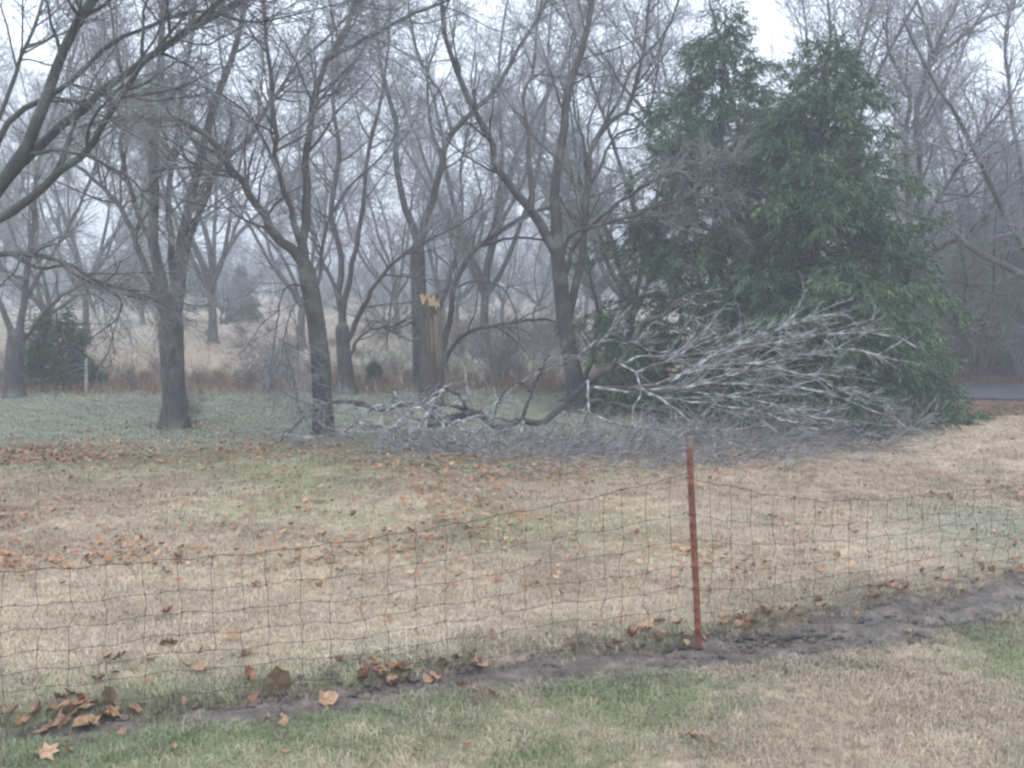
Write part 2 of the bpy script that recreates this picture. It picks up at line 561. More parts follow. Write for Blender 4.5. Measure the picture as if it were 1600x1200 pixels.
def traced_tree(name, label, base, trunk, tw, limbs, seed, bark, twig, n2=110, n3=1300, n4=8500, s=1.0, depth=None, group=None, flare=1.5, lg=.5, dr={}):
    rng = np.random.default_rng(seed)
    B = gat(*base) if depth is None else gtop(at(base[0], base[1], depth))
    D = B[1]
    root = empty(name, B, label, 'tree', group)
    mpp = D / F / 2
    T = np.array([at(p[0], p[1], D + (p[2] if len(p) > 2 else 0)) for p in trunk])
    T[0] = B - np.array([0, 0, .12])
    rad = [a * mpp for a in tw]
    P, r = resample(T, rad, 26)
    r[-3:] *= [.97, .9, .6]
    hh = P[:, 2] - B[2]
    r = r * (1 + (flare - 1) * np.exp(-np.maximum(hh, 0) / .18))
    V, Q = rough_tube(P, r, 14, seed)
    add('trunk', mesh_np('trunk', V - B, Q, bark), root)
    LL = []
    for (pts, w0, w1, d0, d1, ext) in limbs:
        q = limb_pts(pts, D, d0, d1)
        if ext: q = extend(q, rng, ext)
        LL.append((q, w0 * mpp * .70, max(w1 * mpp * (.38 if ext else .8), .005)))
    LP, LR = limb_kids(root, LL, B, bark, rng)
    lv = dress(LP, LR, rng, n2, n3, n4, s, **dr)
    bag = Bag(); bag.tube(*lv[0], 5)
    add('branches', bag.mesh('branches', bark, B), root)
    bag = Bag(); bag.tube(*lv[1], 3); bag.tube(*lv[2], 3)
    add('crown', bag.mesh('crown', twig, B), root)
    return root


# the big tree whose trunk stands just out of the picture on the left
traced_tree('bare_tree', 'big lichen-green bare tree whose thick limbs reach in at the upper left', (-190, 820),
            [(-190, 820), (-180, 600), (-140, 480), (-100, 430)], [75, 62, 56, 50],
            [([(-110, 440), (-50, 360), (0, 290), (42, 232), (72, 150), (105, 70), (145, 0)], 34, 20, 0, -.3, 2.0),
             ([(-20, 320), (58, 232), (118, 175), (200, 112), (285, 55), (345, 18), (400, -15)], 22, 13, 0, .6, 2.2),
             ([(-110, 430), (-50, 385), (0, 345), (50, 307), (110, 255), (152, 212), (192, 150), (230, 92), (300, 40)], 24, 7, 0, -.6, 1.0),
             ([(-60, 370), (0, 212), (55, 160), (110, 130), (165, 72), (225, 45), (300, 18), (350, 24), (395, 36), (470, 20)], 16, 5, 0, .8, .6),
             ([(-120, 430), (-40, 405), (20, 397), (70, 402), (105, 412), (130, 428), (165, 445), (205, 452)], 16, 4, 0, -1.0, 0),
             ([(-90, 400), (-30, 250), (0, 180), (38, 80), (60, 20)], 14, 8, 0, 1.0, 1.5),
             ([(20, 397), (60, 420), (110, 415), (150, 440), (190, 470), (180, 500), (140, 530)], 8, 2, -.3, .2, 0),
             ([(42, 240), (90, 235), (150, 250), (215, 290), (250, 360)], 9, 3, -.1, -.9, 0)],
            21, M['bark_green'], M['twig_dark'], 100, 1150, 7500, .8, depth=10.4, dr=dict(up2=.03, t2=(.3, 1)))

# the stout tree standing alone on the left
traced_tree('bare_tree', 'stout grey bare tree with flared base and upright fork left of the fallen crown', (274, 672),
            [(274, 672), (272, 610), (269, 560), (268, 510), (268, 490)], [42, 38, 35, 36, 36],
            [([(266, 520), (258, 480), (250, 430), (241, 380), (238, 280), (241, 210), (252, 150), (250, 60), (255, 0)], 27, 13, 0, -.3, 2.5),
             ([(270, 520), (278, 470), (281, 402), (291, 332), (305, 280), (316, 228), (345, 130), (375, 50), (385, 0)], 27, 11, 0, .5, 2.2),
             ([(262, 500), (243, 460), (228, 420), (200, 350), (168, 300), (130, 268), (80, 230)], 18, 6, .1, .9, 1.0),
             ([(282, 430), (310, 335), (350, 255), (388, 215), (440, 135), (482, 85), (530, 40)], 15, 6, 0, 1.4, 1.5),
             ([(244, 400), (215, 330), (190, 250), (195, 160), (180, 60)], 12, 6, 0, -1.2, 2.0),
             ([(270, 470), (268, 400), (262, 330), (270, 250), (282, 150), (300, 60), (305, 0)], 16, 8, .1, 1.3, 2.0)],
            22, M['bark'], M['twig'], 120, 1500, 10500, .85, flare=1.35)

# dark leaning tree in front of the field
traced_tree('bare_tree', 'dark slender leaning trunk forking high, behind the tips of the fallen crown', (506, 684),
            [(506, 684), (504, 620), (500, 555), (492, 495), (483, 440), (473, 405)], [33, 31, 30, 28, 27, 28],
            [([(478, 425), (462, 395), (440, 376), (400, 320), (345, 236), (310, 202), (265, 186), (190, 182), (120, 200)], 22, 5, 0, -.6, 0),
             ([(476, 415), (476, 370), (478, 330), (476, 260), (490, 150), (514, 92), (540, 40), (555, 0)], 20, 9, 0, .4, 2.2),
             ([(470, 380), (456, 330), (437, 280), (431, 210), (427, 140), (416, 60), (412, 0)], 13, 8, 0, -.8, 2.0),
             ([(488, 470), (500, 430), (502, 390), (520, 330), (548, 290), (600, 240)], 9, 3, .1, 1.0, 1.0),
             ([(400, 320), (370, 270), (352, 265), (290, 262), (240, 268)], 7, 3, -.3, -1.2, 0),
             ([(514, 92), (580, 55), (640, 25), (700, 0)], 10, 5, .3, .0, 1.4),
             ([(436, 270), (395, 190), (350, 150), (300, 130)], 7, 3, -.4, .3, .5),
             ([(484, 448), (452, 446), (438, 468), (431, 520), (420, 590)], 5, 1.5, -.1, -.5, 0),
             ([(488, 472), (462, 474), (447, 515), (437, 575)], 4, 1.5, -.1, -.8, 0)],
            23, M['bark_dark'], M['twig'], 120, 1500, 10500, .8, flare=1.15)

# forked tree behind the dark one
traced_tree('bare_tree', 'pale forked bare tree partly hidden behind the dark leaning trunk', (542, 616),
            [(542, 616), (540, 580), (536, 540), (535, 505)], [30, 25, 22, 21],
            [([(536, 520), (530, 460), (532, 400), (520, 330), (530, 240), (520, 140), (540, 40)], 15, 7, 0, .8, 2.0),
             ([(540, 535), (556, 500), (574, 468), (600, 425), (650, 385), (720, 350)], 12, 4, 0, -.7, .8),
             ([(545, 560), (562, 528), (580, 515), (620, 507), (650, 490)], 8, 3, 0, .6, 0),
             ([(534, 500), (548, 420), (565, 330), (575, 240), (600, 130), (610, 20)], 12, 6, 0, -.6, 2.0),
             ([(533, 470), (505, 410), (480, 350), (450, 300)], 9, 3, 0, 1.2, .8)],
            24, M['bark'], M['twig'], 90, 1100, 7000, .9)

# tree behind the broken trunk
traced_tree('bare_tree', 'bare tree with arching right limbs rising directly behind the broken trunk', (666, 606),
            [(666, 606), (660, 560), (656, 500), (654, 440), (653, 385)], [40, 30, 25, 23, 24],
            [([(654, 400), (650, 365), (632, 318), (619, 245), (615, 190), (605, 140), (595, 100), (585, 20)], 16, 7, 0, .5, 2.2),
             ([(654, 395), (664, 350), (682, 290), (690, 245), (706, 206), (738, 175), (776, 136), (815, 70), (850, 10)], 17, 7, 0, -.5, 2.0),
             ([(688, 575), (695, 530), (704, 500), (708, 462), (720, 420), (745, 386), (797, 351), (836, 330), (902, 312), (955, 298), (1010, 262)], 14, 5, -.1, -1.6, .6),
             ([(684, 590), (700, 556), (715, 532), (750, 512), (802, 504), (855, 499), (890, 520), (905, 560)], 12, 3, 0, -.8, 0),
             ([(680, 500), (690, 470), (705, 430), (716, 380), (722, 320), (720, 260), (735, 190)], 10, 5, .1, 1.0, 1.4),
             ([(690, 248), (672, 190), (668, 120), (690, 40)], 8, 4, -.2, .8, 1.6),
             ([(706, 206), (690, 150), (655, 90), (640, 20)], 7, 4, -.2, .4, 1.2),
             ([(745, 386), (800, 372), (860, 378), (905, 400), (930, 450)], 7, 2, -.6, -1.3, 0),
             ([(684, 470), (640, 505), (610, 512), (585, 500), (565, 520)], 7, 2, 0, -.4, 0),
             ([(654, 440), (632, 428), (618, 440), (608, 490), (604, 550)], 4, 1.5, -.1, -.7, 0),
             ([(708, 450), (745, 440), (785, 450), (805, 490), (812, 545)], 5, 1.5, -.1, -.9, 0)],
            25, M['bark'], M['twig'], 130, 1600, 10500, .85)

# tree beside the cedars
traced_tree('bare_tree', 'tall dark bare tree close against the left side of the cedars', (905, 646),
            [(905, 646), (900, 600), (888, 540), (880, 480), (874, 420), (871, 385)], [31, 27, 26, 25, 24, 23],
            [([(872, 395), (868, 330), (867, 280), (878, 210), (886, 140), (899, 112), (913, 63), (923, 10)], 24, 11, 0, .3, 2.2),
             ([(872, 400), (857, 375), (832, 332), (808, 304), (780, 262), (762, 217), (731, 157), (714, 105), (696, 60), (690, 0)], 20, 8, 0, -.6, 2.0),
             ([(830, 330), (829, 266), (822, 175), (815, 154), (832, 112), (840, 30)], 11, 6, -.2, .7, 1.8),
             ([(884, 500), (905, 420), (915, 340), (917, 280), (926, 225), (955, 190), (983, 168), (1004, 87), (1011, 30)], 17, 7, .2, 1.0, 2.0),
             ([(917, 290), (912, 220), (900, 190), (895, 140)], 9, 5, .5, 1.2, 1.2),
             ([(878, 440), (900, 380), (950, 330), (1010, 290), (1075, 262), (1130, 250)], 10, 4, -.2, -1.5, .4),
             ([(876, 420), (890, 370), (960, 345), (1050, 315), (1120, 300), (1180, 296)], 9, 3, -.3, -1.8, .3),
             ([(926, 225), (965, 160), (985, 110), (1040, 50), (1060, 0)], 8, 4, .7, .3, 1.4),
             ([(920, 300), (960, 215), (1000, 195), (1020, 150), (1030, 90)], 8, 4, .6, 1.4, 1.0),
             ([(903, 620), (925, 560), (935, 500), (925, 440)], 12, 7, .5, 1.2, 1.5)],
            26, M['bark_dark'], M['twig'], 130, 1600, 10500, .85)

# left edge tree with low sweeping limb
traced_tree('bare_tree', 'forked bare tree with a long low limb beside the small cedar', (22, 622),
            [(22, 622), (22, 580), (25, 535), (28, 515)], [30, 27, 27, 27],
            [([(30, 530), (34, 485), (42, 420), (52, 350), (60, 260), (90, 160)], 15, 6, 0, .5, 2.0),
             ([(20, 530), (8, 490), (-6, 465), (-30, 400), (-50, 300)], 13, 6, 0, -.5, 2.0),
             ([(30, 545), (50, 515), (72, 484), (105, 457), (140, 443), (168, 450), (205, 452)], 11, 3, .1, -.9, 0),
             ([(40, 440), (25, 430), (2, 418), (-30, 380)], 8, 4, 0, .9, .8),
             ([(38, 470), (80, 400), (120, 330), (150, 250), (155, 150)], 9, 5, .1, 1.4, 1.8)],
            27, M['bark'], M['twig'], 80, 900, 5500, .9)

# tree behind the right cedar
traced_tree('bare_tree', 'spreading bare tree rising behind the right edge of the large cedar', (1422, 604),
            [(1422, 604), (1424, 540), (1428, 470), (1432, 420)], [38, 34, 32, 30],
            [([(1432, 440), (1420, 340), (1416, 206), (1424, 157), (1397, 101), (1386, 67), (1386, 0)], 16, 7, 0, 1.0, 1.8),
             ([(1432, 430), (1440, 330), (1432, 187), (1442, 131), (1458, 82), (1480, 37), (1500, -10)], 17, 9, 0, -.4, 2.0),
             ([(1430, 440), (1450, 340), (1475, 298), (1503, 255), (1530, 215), (1580, 150)], 12, 5, 0, -1.4, 1.2),
             ([(1434, 410), (1480, 380), (1525, 364), (1552, 320), (1580, 290), (1640, 250)], 12, 5, 0, -.6, .6),
             ([(1457, 82), (1446, 40), (1435, 5)], 9, 6, -.3, .3, 1.8),
             ([(1458, 90), (1500, 60), (1540, 30), (1590, 10)], 8, 4, -.3, .6, 1.4),
             ([(1440, 440), (1500, 440), (1560, 460), (1620, 455)], 9, 4, .2, -1.2, .6),
             ([(1410, 520), (1480, 520), (1510, 512), (1540, 525), (1600, 528)], 8, 3, .2, -1.0, .5)],
            28, M['bark_dark'], M['twig'], 120, 1500, 9000, 1.05)


# ------------------------------------------------------------------ the broken trunk
def make_snag():
    rng = np.random.default_rng(77)
    B = gat(674, 632); D = B[1]; mpp = D / F
    root = empty('broken_trunk', B, 'snapped standing trunk with fresh tan splinters at its broken top', 'tree stump')
    T = np.array([at(674, 632, D), at(675, 600, D), at(676, 560, D), at(675, 520, D), at(672, 490, D), at(671, 468, D)])
    T[0] = B - [0, 0, .1]
    P, r = resample(T, [x * mpp / 2 for x in (46, 38, 37, 35, 33, 31)], 40)
    S = 36
    V, Q = tubes(P[None], r[None], S)
    V = V.reshape(40, S, 3)
    a = np.arange(S)
    fl = 1 + .10 * (vnoise(a[None] * .8, np.arange(40)[:, None] * .12, 1, 7) - .5) * 2 + .05 * np.cos(a[None] * 7 * 2 * math.pi / S)
    V = P[:, None] + (V - P[:, None]) * fl[..., None]
    jag = (rng.random(S) - .3) * .16
    for k in range(34, 40):
        V[k, :, 2] += jag * (k - 33) / 6
    add('trunk', mesh_np('trunk', V.reshape(-1, 3) - B, Q, M['bark_snag']), root)
    m_, t_, b_ = mat('fresh_split_wood')
    tc_ = N(t_, 'ShaderNodeTexCoord'); mp_ = N(t_, 'ShaderNodeMapping'); mp_.inputs['Scale'].default_value = (30, 30, 3)
    nz = N(t_, 'ShaderNodeTexNoise'); nz.inputs['Scale'].default_value = 2; nz.inputs['Detail'].default_value = 5
    t_.links.new(tc_.outputs['Object'], mp_.inputs[0]); t_.links.new(mp_.outputs[0], nz.inputs[0])
    rp_ = ramp(t_, [(.3, (.36, .22, .11)), (.55, (.58, .38, .21)), (.75, (.68, .49, .30))])
    t_.links.new(nz.outputs[0], rp_.inputs[0]); t_.links.new(rp_.outputs[0], b_.inputs['Base Color']); b_.inputs['Roughness'].default_value = .7
    m2_, t2_, b2_ = mat('torn_inner_wood')
    tc_ = N(t2_, 'ShaderNodeTexCoord'); mp_ = N(t2_, 'ShaderNodeMapping'); mp_.inputs['Scale'].default_value = (30, 30, 2)
    nz = N(t2_, 'ShaderNodeTexNoise'); nz.inputs['Scale'].default_value = 2; nz.inputs['Detail'].default_value = 5
    t2_.links.new(tc_.outputs['Object'], mp_.inputs[0]); t2_.links.new(mp_.outputs[0], nz.inputs[0])
    rp_ = ramp(t2_, [(.3, (.075, .055, .041)), (.7, (.24, .178, .13))])
    t2_.links.new(nz.outputs[0], rp_.inputs[0]); t2_.links.new(rp_.outputs[0], b2_.inputs['Base Color'])

    def slab(name, pts, wid, thick, material, seed):
        """a split plank of wood along pts, jagged at the tip"""
        q = np.random.default_rng(seed)
        P_, w_ = resample(pts, wid, 10)
        nr = len(P_); Tn = unit(np.gradient(P_, axis=0))
        side = unit(np.cross(Tn, np.array([0, -1.0, 0.15])))
        nrm = np.cross(side, Tn)
        u = np.linspace(-1, 1, 5)
        rows = []
        for i in range(nr):
            ww = w_[i] * (1 + q.uniform(-.15, .15))
            front = P_[i] + side[i] * (u * ww)[:, None] + nrm[i] * (thick * (1 - .5 * u ** 2) * (1 - .5 * i / nr))[:, None] + Tn[i] * q.uniform(-.02, .03, 5)[:, None] * (1 if i == nr - 1 else .2)
            back = P_[i] + side[i] * (u[::-1] * ww)[:, None] - nrm[i] * thick * .6
            rows.append(np.vstack([front, back]))
        V_ = np.array(rows).reshape(-1, 3); ix = np.arange(len(V_)).reshape(nr, 10)
        Q_ = np.stack([ix[:-1], np.roll(ix[:-1], -1, 1), np.roll(ix[1:], -1, 1), ix[1:]], -1).reshape(-1, 4)
        capq = np.array([[ix[-1, i], ix[-1, i + 1], ix[-1, 8 - i], ix[-1, 9 - i]] for i in range(4)])
        add(name, mesh_np(name, V_ - B, np.concatenate([Q_, capq]), material, False), root)
    f = -.5 * 33 * mpp
    spl = [([(667, 480), (667, 470), (667, 464)], (5, 5, 4), .05), ([(676, 480), (676, 471), (676, 465)], (5.5, 5.5, 4), .05), ([(684, 482), (683, 476), (683, 472)], (4, 4, 3), .04)]
    for i in range(17):
        x_ = rng.uniform(658, 689); ty = float(np.interp(x_, [657, 668, 676, 690], [460, 453, 458, 474])) + rng.uniform(0, 9); ln_ = rng.uniform(6, 15); le = rng.normal(0, 1.6)
        w_ = rng.uniform(.9, 2.3)
        spl.append(([(x_ - le * .3, ty + ln_), (x_, ty + ln_ * .45), (x_ + le, ty)], (w_ * .9, w_, .3), .018))
    for i, (pts, wd, th) in enumerate(spl):
        dd = f * (rng.uniform(.5, 1.0) if i > 2 else .55)
        slab('splinter', np.array([at(x, y, D + dd) for x, y in pts]), [w_ * mpp for w_ in wd], th, m_, i)
    for i, (pts, wd) in enumerate([([(681, 492), (683, 530), (684, 560), (683, 580)], (4, 4.5, 4, 1)), ([(672, 496), (675, 540), (677, 572)], (2.5, 3, 1)), ([(687, 500), (688.5, 540), (687, 574)], (2, 2.5, 1)),
                                   ([(666, 500), (668, 530), (669, 555)], (1.5, 2, .6)), ([(678, 500), (679, 520), (680, 548)], (1.5, 2.2, .6)), ([(684, 478), (686, 500), (687, 520)], (2.5, 2.5, 1))]):
        slab('torn_strip', np.array([at(x, y, D + f * (1.02 if i in (0, 1, 3, 4) else .8)) for x, y in pts]), [w_ * mpp for w_ in wd], .025, m2_, 30 + i)


make_snag()


# ------------------------------------------------------------------ the fallen crown
def clampz(P, e=.012):
    g_ = gz(P[..., 0], P[..., 1]) + e
    P = P.copy(); P[..., 2] = np.maximum(P[..., 2], g_)
    return P


def fallen():
    rng = np.random.default_rng(99)
    B = gat(850, 668)
    root = empty('fallen_tree', B, 'fallen ice-glazed tree crown sprawled across the lawn before the cedars', 'fallen tree')
    mp = 14.0 / F / 2
    # (points, start width px, end width px, depth at start, depth at end)
    dark = [
        ([(668, 664), (700, 660), (740, 645), (768, 662), (785, 669), (813, 659), (848, 659), (890, 624), (918, 596), (966, 569)], 13, 13, 14.9, 14.4),
        ([(966, 569), (984, 545), (996, 520), (1006, 503), (1031, 493), (1066, 465), (1097, 455), (1136, 453)], 11, 4, 14.4, 14.9),
        ([(813, 660), (822, 637), (831, 612), (846, 578), (858, 553)], 7, 3, 14.5, 14.7),
        ([(831, 612), (818, 603), (808, 598)], 5, 2, 14.6, 14.5),
        ([(843, 578), (890, 562), (930, 540), (960, 534), (1000, 538)], 5, 2, 14.6, 14.2),
        ([(740, 648), (705, 632), (670, 640), (640, 632), (595, 640), (560, 628), (520, 630), (490, 642), (450, 672), (434, 690)], 9, 3, 14.9, 13.8),
        ([(590, 640), (545, 628), (510, 632), (470, 655), (440, 688)], 6, 2, 14.4, 13.5),
        ([(735, 640), (722, 625), (710, 614), (690, 606), (672, 602), (660, 610)], 7, 4, 14.9, 14.0),
        ([(768, 662), (752, 650), (728, 647), (690, 652), (650, 655)], 9, 4, 14.8, 14.4),
        ([(920, 608), (970, 606), (1010, 610), (1070, 612), (1130, 606)], 9, 5, 14.3, 13.6),
        ([(920, 626), (960, 630), (1010, 640), (1075, 650), (1120, 660)], 7, 3, 14.3, 13.3),
    ]
    light = [
        ([(918, 598), (920, 640), (908, 672), (890, 690), (860, 708), (845, 704), (838, 690), (852, 680)], 6, 3, 14.2, 13.2),
        ([(992, 582), (1003, 610), (1032, 622), (1055, 640), (1090, 668), (1120, 682), (1160, 700)], 7, 3, 14.2, 12.8),
        ([(966, 569), (985, 577), (995, 580), (1010, 574), (1045, 560), (1090, 540), (1120, 528), (1150, 520)], 7, 3, 14.3, 14.4),
        ([(974, 608), (1045, 594), (1100, 562), (1140, 550), (1205, 537), (1270, 523), (1320, 520), (1380, 523), (1415, 532), (1432, 542)], 8, 3, 14.2, 13.6),
        ([(930, 604), (1000, 611), (1075, 604), (1140, 600), (1205, 604), (1272, 608), (1320, 625), (1370, 643), (1415, 658)], 9, 3, 14.2, 13.1),
        ([(1045, 594), (1080, 580), (1140, 570), (1200, 566), (1260, 555), (1330, 545), (1395, 560), (1435, 574)], 6, 2, 14.0, 13.4),
        ([(1000, 611), (1060, 625), (1120, 632), (1190, 645), (1250, 664), (1300, 672)], 6, 3, 14.0, 12.9),
        ([(966, 569), (1000, 558), (1060, 556), (1120, 548), (1170, 530), (1220, 528), (1260, 520)], 7, 2, 14.4, 14.6),
        ([(1075, 604), (1130, 588), (1190, 576), (1250, 584), (1300, 600), (1350, 628)], 6, 2, 14.0, 13.3),
        ([(1060, 612), (1120, 618), (1180, 626), (1230, 640), (1275, 655), (1330, 660)], 5, 2, 13.9, 13.0),
        ([(905, 640), (960, 660), (1020, 672), (1100, 672), (1200, 668), (1300, 662), (1400, 664), (1440, 670)], 6, 2, 14.0, 12.9),
        ([(1100, 562), (1150, 540), (1190, 525), (1220, 512), (1260, 500), (1290, 508), (1320, 500)], 5, 2, 14.1, 14.0),
        ([(900, 560), (930, 536), (960, 534), (985, 536), (1020, 548), (1060, 550)], 4, 2, 14.5, 14.2),
        # the pale knot of limbs on the left
        ([(693, 608), (684, 624), (670, 640), (658, 665), (645, 685), (624, 712)], 8, 3, 14.0, 12.9),
        ([(668, 638), (690, 664), (697, 686), (687, 700), (696, 718)], 6, 3, 13.8, 12.8),
        ([(615, 612), (628, 627), (666, 639), (690, 642)], 5, 5, 13.9, 13.9),
        ([(700, 665), (733, 656), (765, 650), (800, 662)], 6, 5, 13.7, 14.3),
        ([(820, 661), (812, 679), (785, 688), (735, 700), (715, 706)], 7, 2, 14.2, 13.0),
        ([(788, 610), (778, 632), (768, 660)], 4, 4, 14.0, 14.4),
        ([(628, 628), (606, 640), (592, 660), (585, 672)], 5, 2, 13.8, 13.3),
        ([(600, 634), (570, 640), (548, 668), (520, 676), (480, 682)], 4, 2, 13.9, 13.2),
        ([(668, 640), (664, 662), (655, 690), (630, 702)], 5, 2, 13.8, 12.9),
        ([(697, 686), (730, 695), (770, 712), (800, 716)], 4, 2, 13.1, 12.6),
        ([(920, 640), (940, 668), (960, 700), (985, 718), (1010, 724)], 5, 2, 13.9, 12.4),
        ([(905, 676), (870, 690), (830, 700), (790, 706), (760, 702)], 5, 2, 13.6, 12.9),
        ([(1003, 612), (990, 650), (1000, 684), (1030, 705), (1070, 715)], 5, 2, 13.9, 12.5),
        ([(665, 640), (720, 668), (775, 690), (830, 710), (880, 722)], 4, 2, 13.8, 12.4),
        ([(645, 640), (622, 660), (612, 690), (590, 706)], 6, 2, 13.7, 12.9),
        ([(700, 662), (712, 688), (733, 712)], 5, 2, 13.6, 12.7),
        ([(556, 662), (600, 668), (640, 672), (690, 692), (720, 700)], 5, 2, 13.5, 12.9),
        ([(750, 668), (705, 690), (662, 704), (640, 712)], 6, 2, 13.8, 12.7),
        ([(684, 624), (650, 640), (625, 662), (600, 680)], 6, 2, 13.6, 13.1),
        ([(790, 672), (760, 690), (745, 712)], 5, 2, 13.7, 12.7),
        ([(1031, 493), (1010, 515), (1000, 530), (1020, 520), (1030, 510)], 3, 1.5, 14.7, 14.4),
        ([(1031, 494), (1060, 490), (1090, 497), (1120, 486)], 4, 2, 14.8, 14.3),
        ([(1066, 466), (1090, 476), (1120, 472), (1160, 476)], 4, 1.5, 14.8, 14.4),
    ]
    def put(lst, name, mt, S, k):
        LP, LR = [], []
        for pts, w0, w1, d0, d1 in lst:
            q = np.array([at(x, y, d0 + (d1 - d0) * i / (len(pts) - 1)) for i, (x, y) in enumerate(pts)])
            q[:, 1] += rng.normal(size=len(q)) * .06
            p, r = resample(q, [w0 * mp * (1 if name == 'limb' or pts[0][0] < 830 else .68), w1 * mp * .8], k)
            p = p + rng.normal(size=p.shape) * .013
            p = clampz(p, .6 * r)
            LP.append(p); LR.append(r)
            V, Q = rough_tube(p, r, S, len(LP), .08)
            add(name, mesh_np(name, V - B, Q, mt), root)
        return np.array(LP), np.array(LR)
    DP, DR = put(dark, 'limb', M['bark_dark'], 10, 26)
    LP, LR = put(light, 'icy_limb', M['ice_limb'], 7, 20)
    sel = [3 + 0, 4, 5, 7, 8, 9, 11, 6, 2]
    # long combed twigs sweeping to the right
    P2, R2 = spawn(LP[sel], LR[sel], 120, rng, (.08, .8), (6, 26), (.4, 1.2), 6, .11, -.015, .6, .0075, .0028, taper=.3)
    P2 = clampz(P2)
    P2b, R2b = spawn(np.concatenate([LP, DP[1:, ::1][:, np.linspace(0, 25, 20).astype(int)]]), np.concatenate([LR, DR[1:][:, np.linspace(0, 25, 20).astype(int)]]), 190, rng, (.1, 1), (18, 50), (.3, .9), 6, .14, .0, .6, .007, .0026, taper=.3)
    P2b = clampz(P2b)
    lf = LP[13:33]; lr = LR[13:33]
    P2c, R2c = spawn(np.concatenate([lf, DP[5:9][:, np.linspace(0, 25, 20).astype(int)]]), np.concatenate([lr, DR[5:9][:, np.linspace(0, 25, 20).astype(int)]]), 170, rng, (.1, 1), (20, 65), (.3, .95), 6, .16, -.01, .6, .008, .0026, taper=.3, bias=(0, -.2, .3))
    P2c = clampz(P2c)
    A = np.concatenate([P2, P2b, P2c]); AR = np.concatenate([R2, R2b, R2c])
    P3, R3 = spawn(A, AR, 1600, rng, (.1, 1), (10, 40), (.18, .55), 4, .15, -.03, .7, .0045, .0021)
    P3 = clampz(P3)
    P4, R4 = spawn(P3, R3, 2000, rng, (.1, 1), (15, 50), (.08, .26), 3, .2, -.04, .8, .003, .0016)
    bag = Bag(); bag.tube(A, AR, 4); bag.tube(P3, R3, 3); bag.tube(clampz(P4), R4, 3)
    add('icy_twigs', bag.mesh('icy_twigs', M['ice'], B), root)
    # the low mat of crushed twigs lying on the grass
    n = 250
    px = 520 + 880 * rng.random(n) ** .72; lo = 662 + 40 * rng.random(n) ** 1.2 + 10 * rng.normal(size=n) + np.interp(px, [520, 700, 1000, 1250, 1400], [12, 28, 32, 12, -4])
    S0 = []
    for x, y in zip(px, lo):
        p = gat(x, y); S0.append(p)
    S0 = np.array(S0)
    ang = rng.normal(0, .85, n) + np.where(px < 760, math.pi, 0)
    k = 7; C = np.empty((n, k, 3)); C[:, 0] = S0 - np.stack([np.cos(ang), np.sin(ang) * .7, 0 * ang], 1) * .5
    d = unit(np.stack([np.cos(ang), np.sin(ang) * .7, rng.uniform(.0, .28, n) * np.where(px < 900, .45, 1)], 1))
    ln = rng.uniform(.6, 1.7, n)
    for j in range(1, k):
        C[:, j] = C[:, j - 1] + d * (ln / (k - 1))[:, None]
        d = unit(d + rng.normal(size=(n, 3)) * .12 + [0, 0, -.03])
    C[:, :, 2] += .02
    C = clampz(C)
    CR = np.linspace(.008, .003, k)[None] * rng.uniform(.5, 1.2, n)[:, None]
    Q3, QR3 = spawn(C, CR, 2300, rng, (.05, 1), (15, 60), (.2, .75), 4, .16, -.02, .7, .005, .0026, bias=(0, 0, .25))
    Q4, QR4 = spawn(Q3, QR3, 5000, rng, (.1, 1), (20, 60), (.08, .28), 3, .2, -.01, .8, .0034, .0018)
    bag = Bag(); bag.tube(C, CR, 4); bag.tube(clampz(Q3), QR3, 3); bag.tube(clampz(Q4), QR4, 3)
    add('crushed_twigs', bag.mesh('crushed_twigs', M['ground_twig'], B), root)


fallen()


# ------------------------------------------------------------------ cedars
def cedar_mat():
    m, t, b = mat('cedar_foliage')
    a = N(t, 'ShaderNodeAttribute', attribute_name='tint')
    t.links.new(a.outputs[0], b.inputs['Base Color'])
    b.inputs['Roughness'].default_value = .6
    b.inputs['Specular IOR Level'].default_value = .3
    return m


M['cedar'] = cedar_mat()


def sprays(P, rng, per, ln, wd, droop=.25):
    """feathery needle sprays along the twigs P: slim kite pairs set crosswise"""
    n, k, _ = P.shape
    m = n * per
    idx = np.repeat(np.arange(n), per)
    t = np.tile(np.linspace(.12, 1, per), n) + rng.uniform(-.05, .05, m)
    f = np.clip(t, 0, .999) * (k - 1); i0 = f.astype(int); ff = (f - i0)[:, None]
    p0 = P[idx, i0] * (1 - ff) + P[idx, i0 + 1] * ff
    T = unit(P[idx, i0 + 1] - P[idx, i0])
    rd = rng.normal(size=(m, 3)); Qv = unit(rd - (rd * T).sum(1, keepdims=True) * T)
    d = unit(T * .8 + Qv * rng.uniform(.3, .9, m)[:, None] + np.array([0, 0, -droop]))
    L = ln * rng.uniform(.6, 1.3, m)[:, None]
    s1 = unit(np.cross(d, rng.normal(size=(m, 3)))); W_ = wd * rng.uniform(.7, 1.3, m)[:, None]
    nrm = np.cross(d, s1)
    mid = p0 + d * L * .45 + nrm * W_ * .35
    tip = p0 + d * L + np.array([0, 0, -1]) * L * .12
    V = np.stack([p0, mid + s1 * W_, tip, mid - s1 * W_], 1).reshape(-1, 3)
    ix = np.arange(m * 4).reshape(m, 4)
    Q = np.concatenate([ix[:, [0, 1, 2]], ix[:, [0, 2, 3]]])
    return V, Q, idx


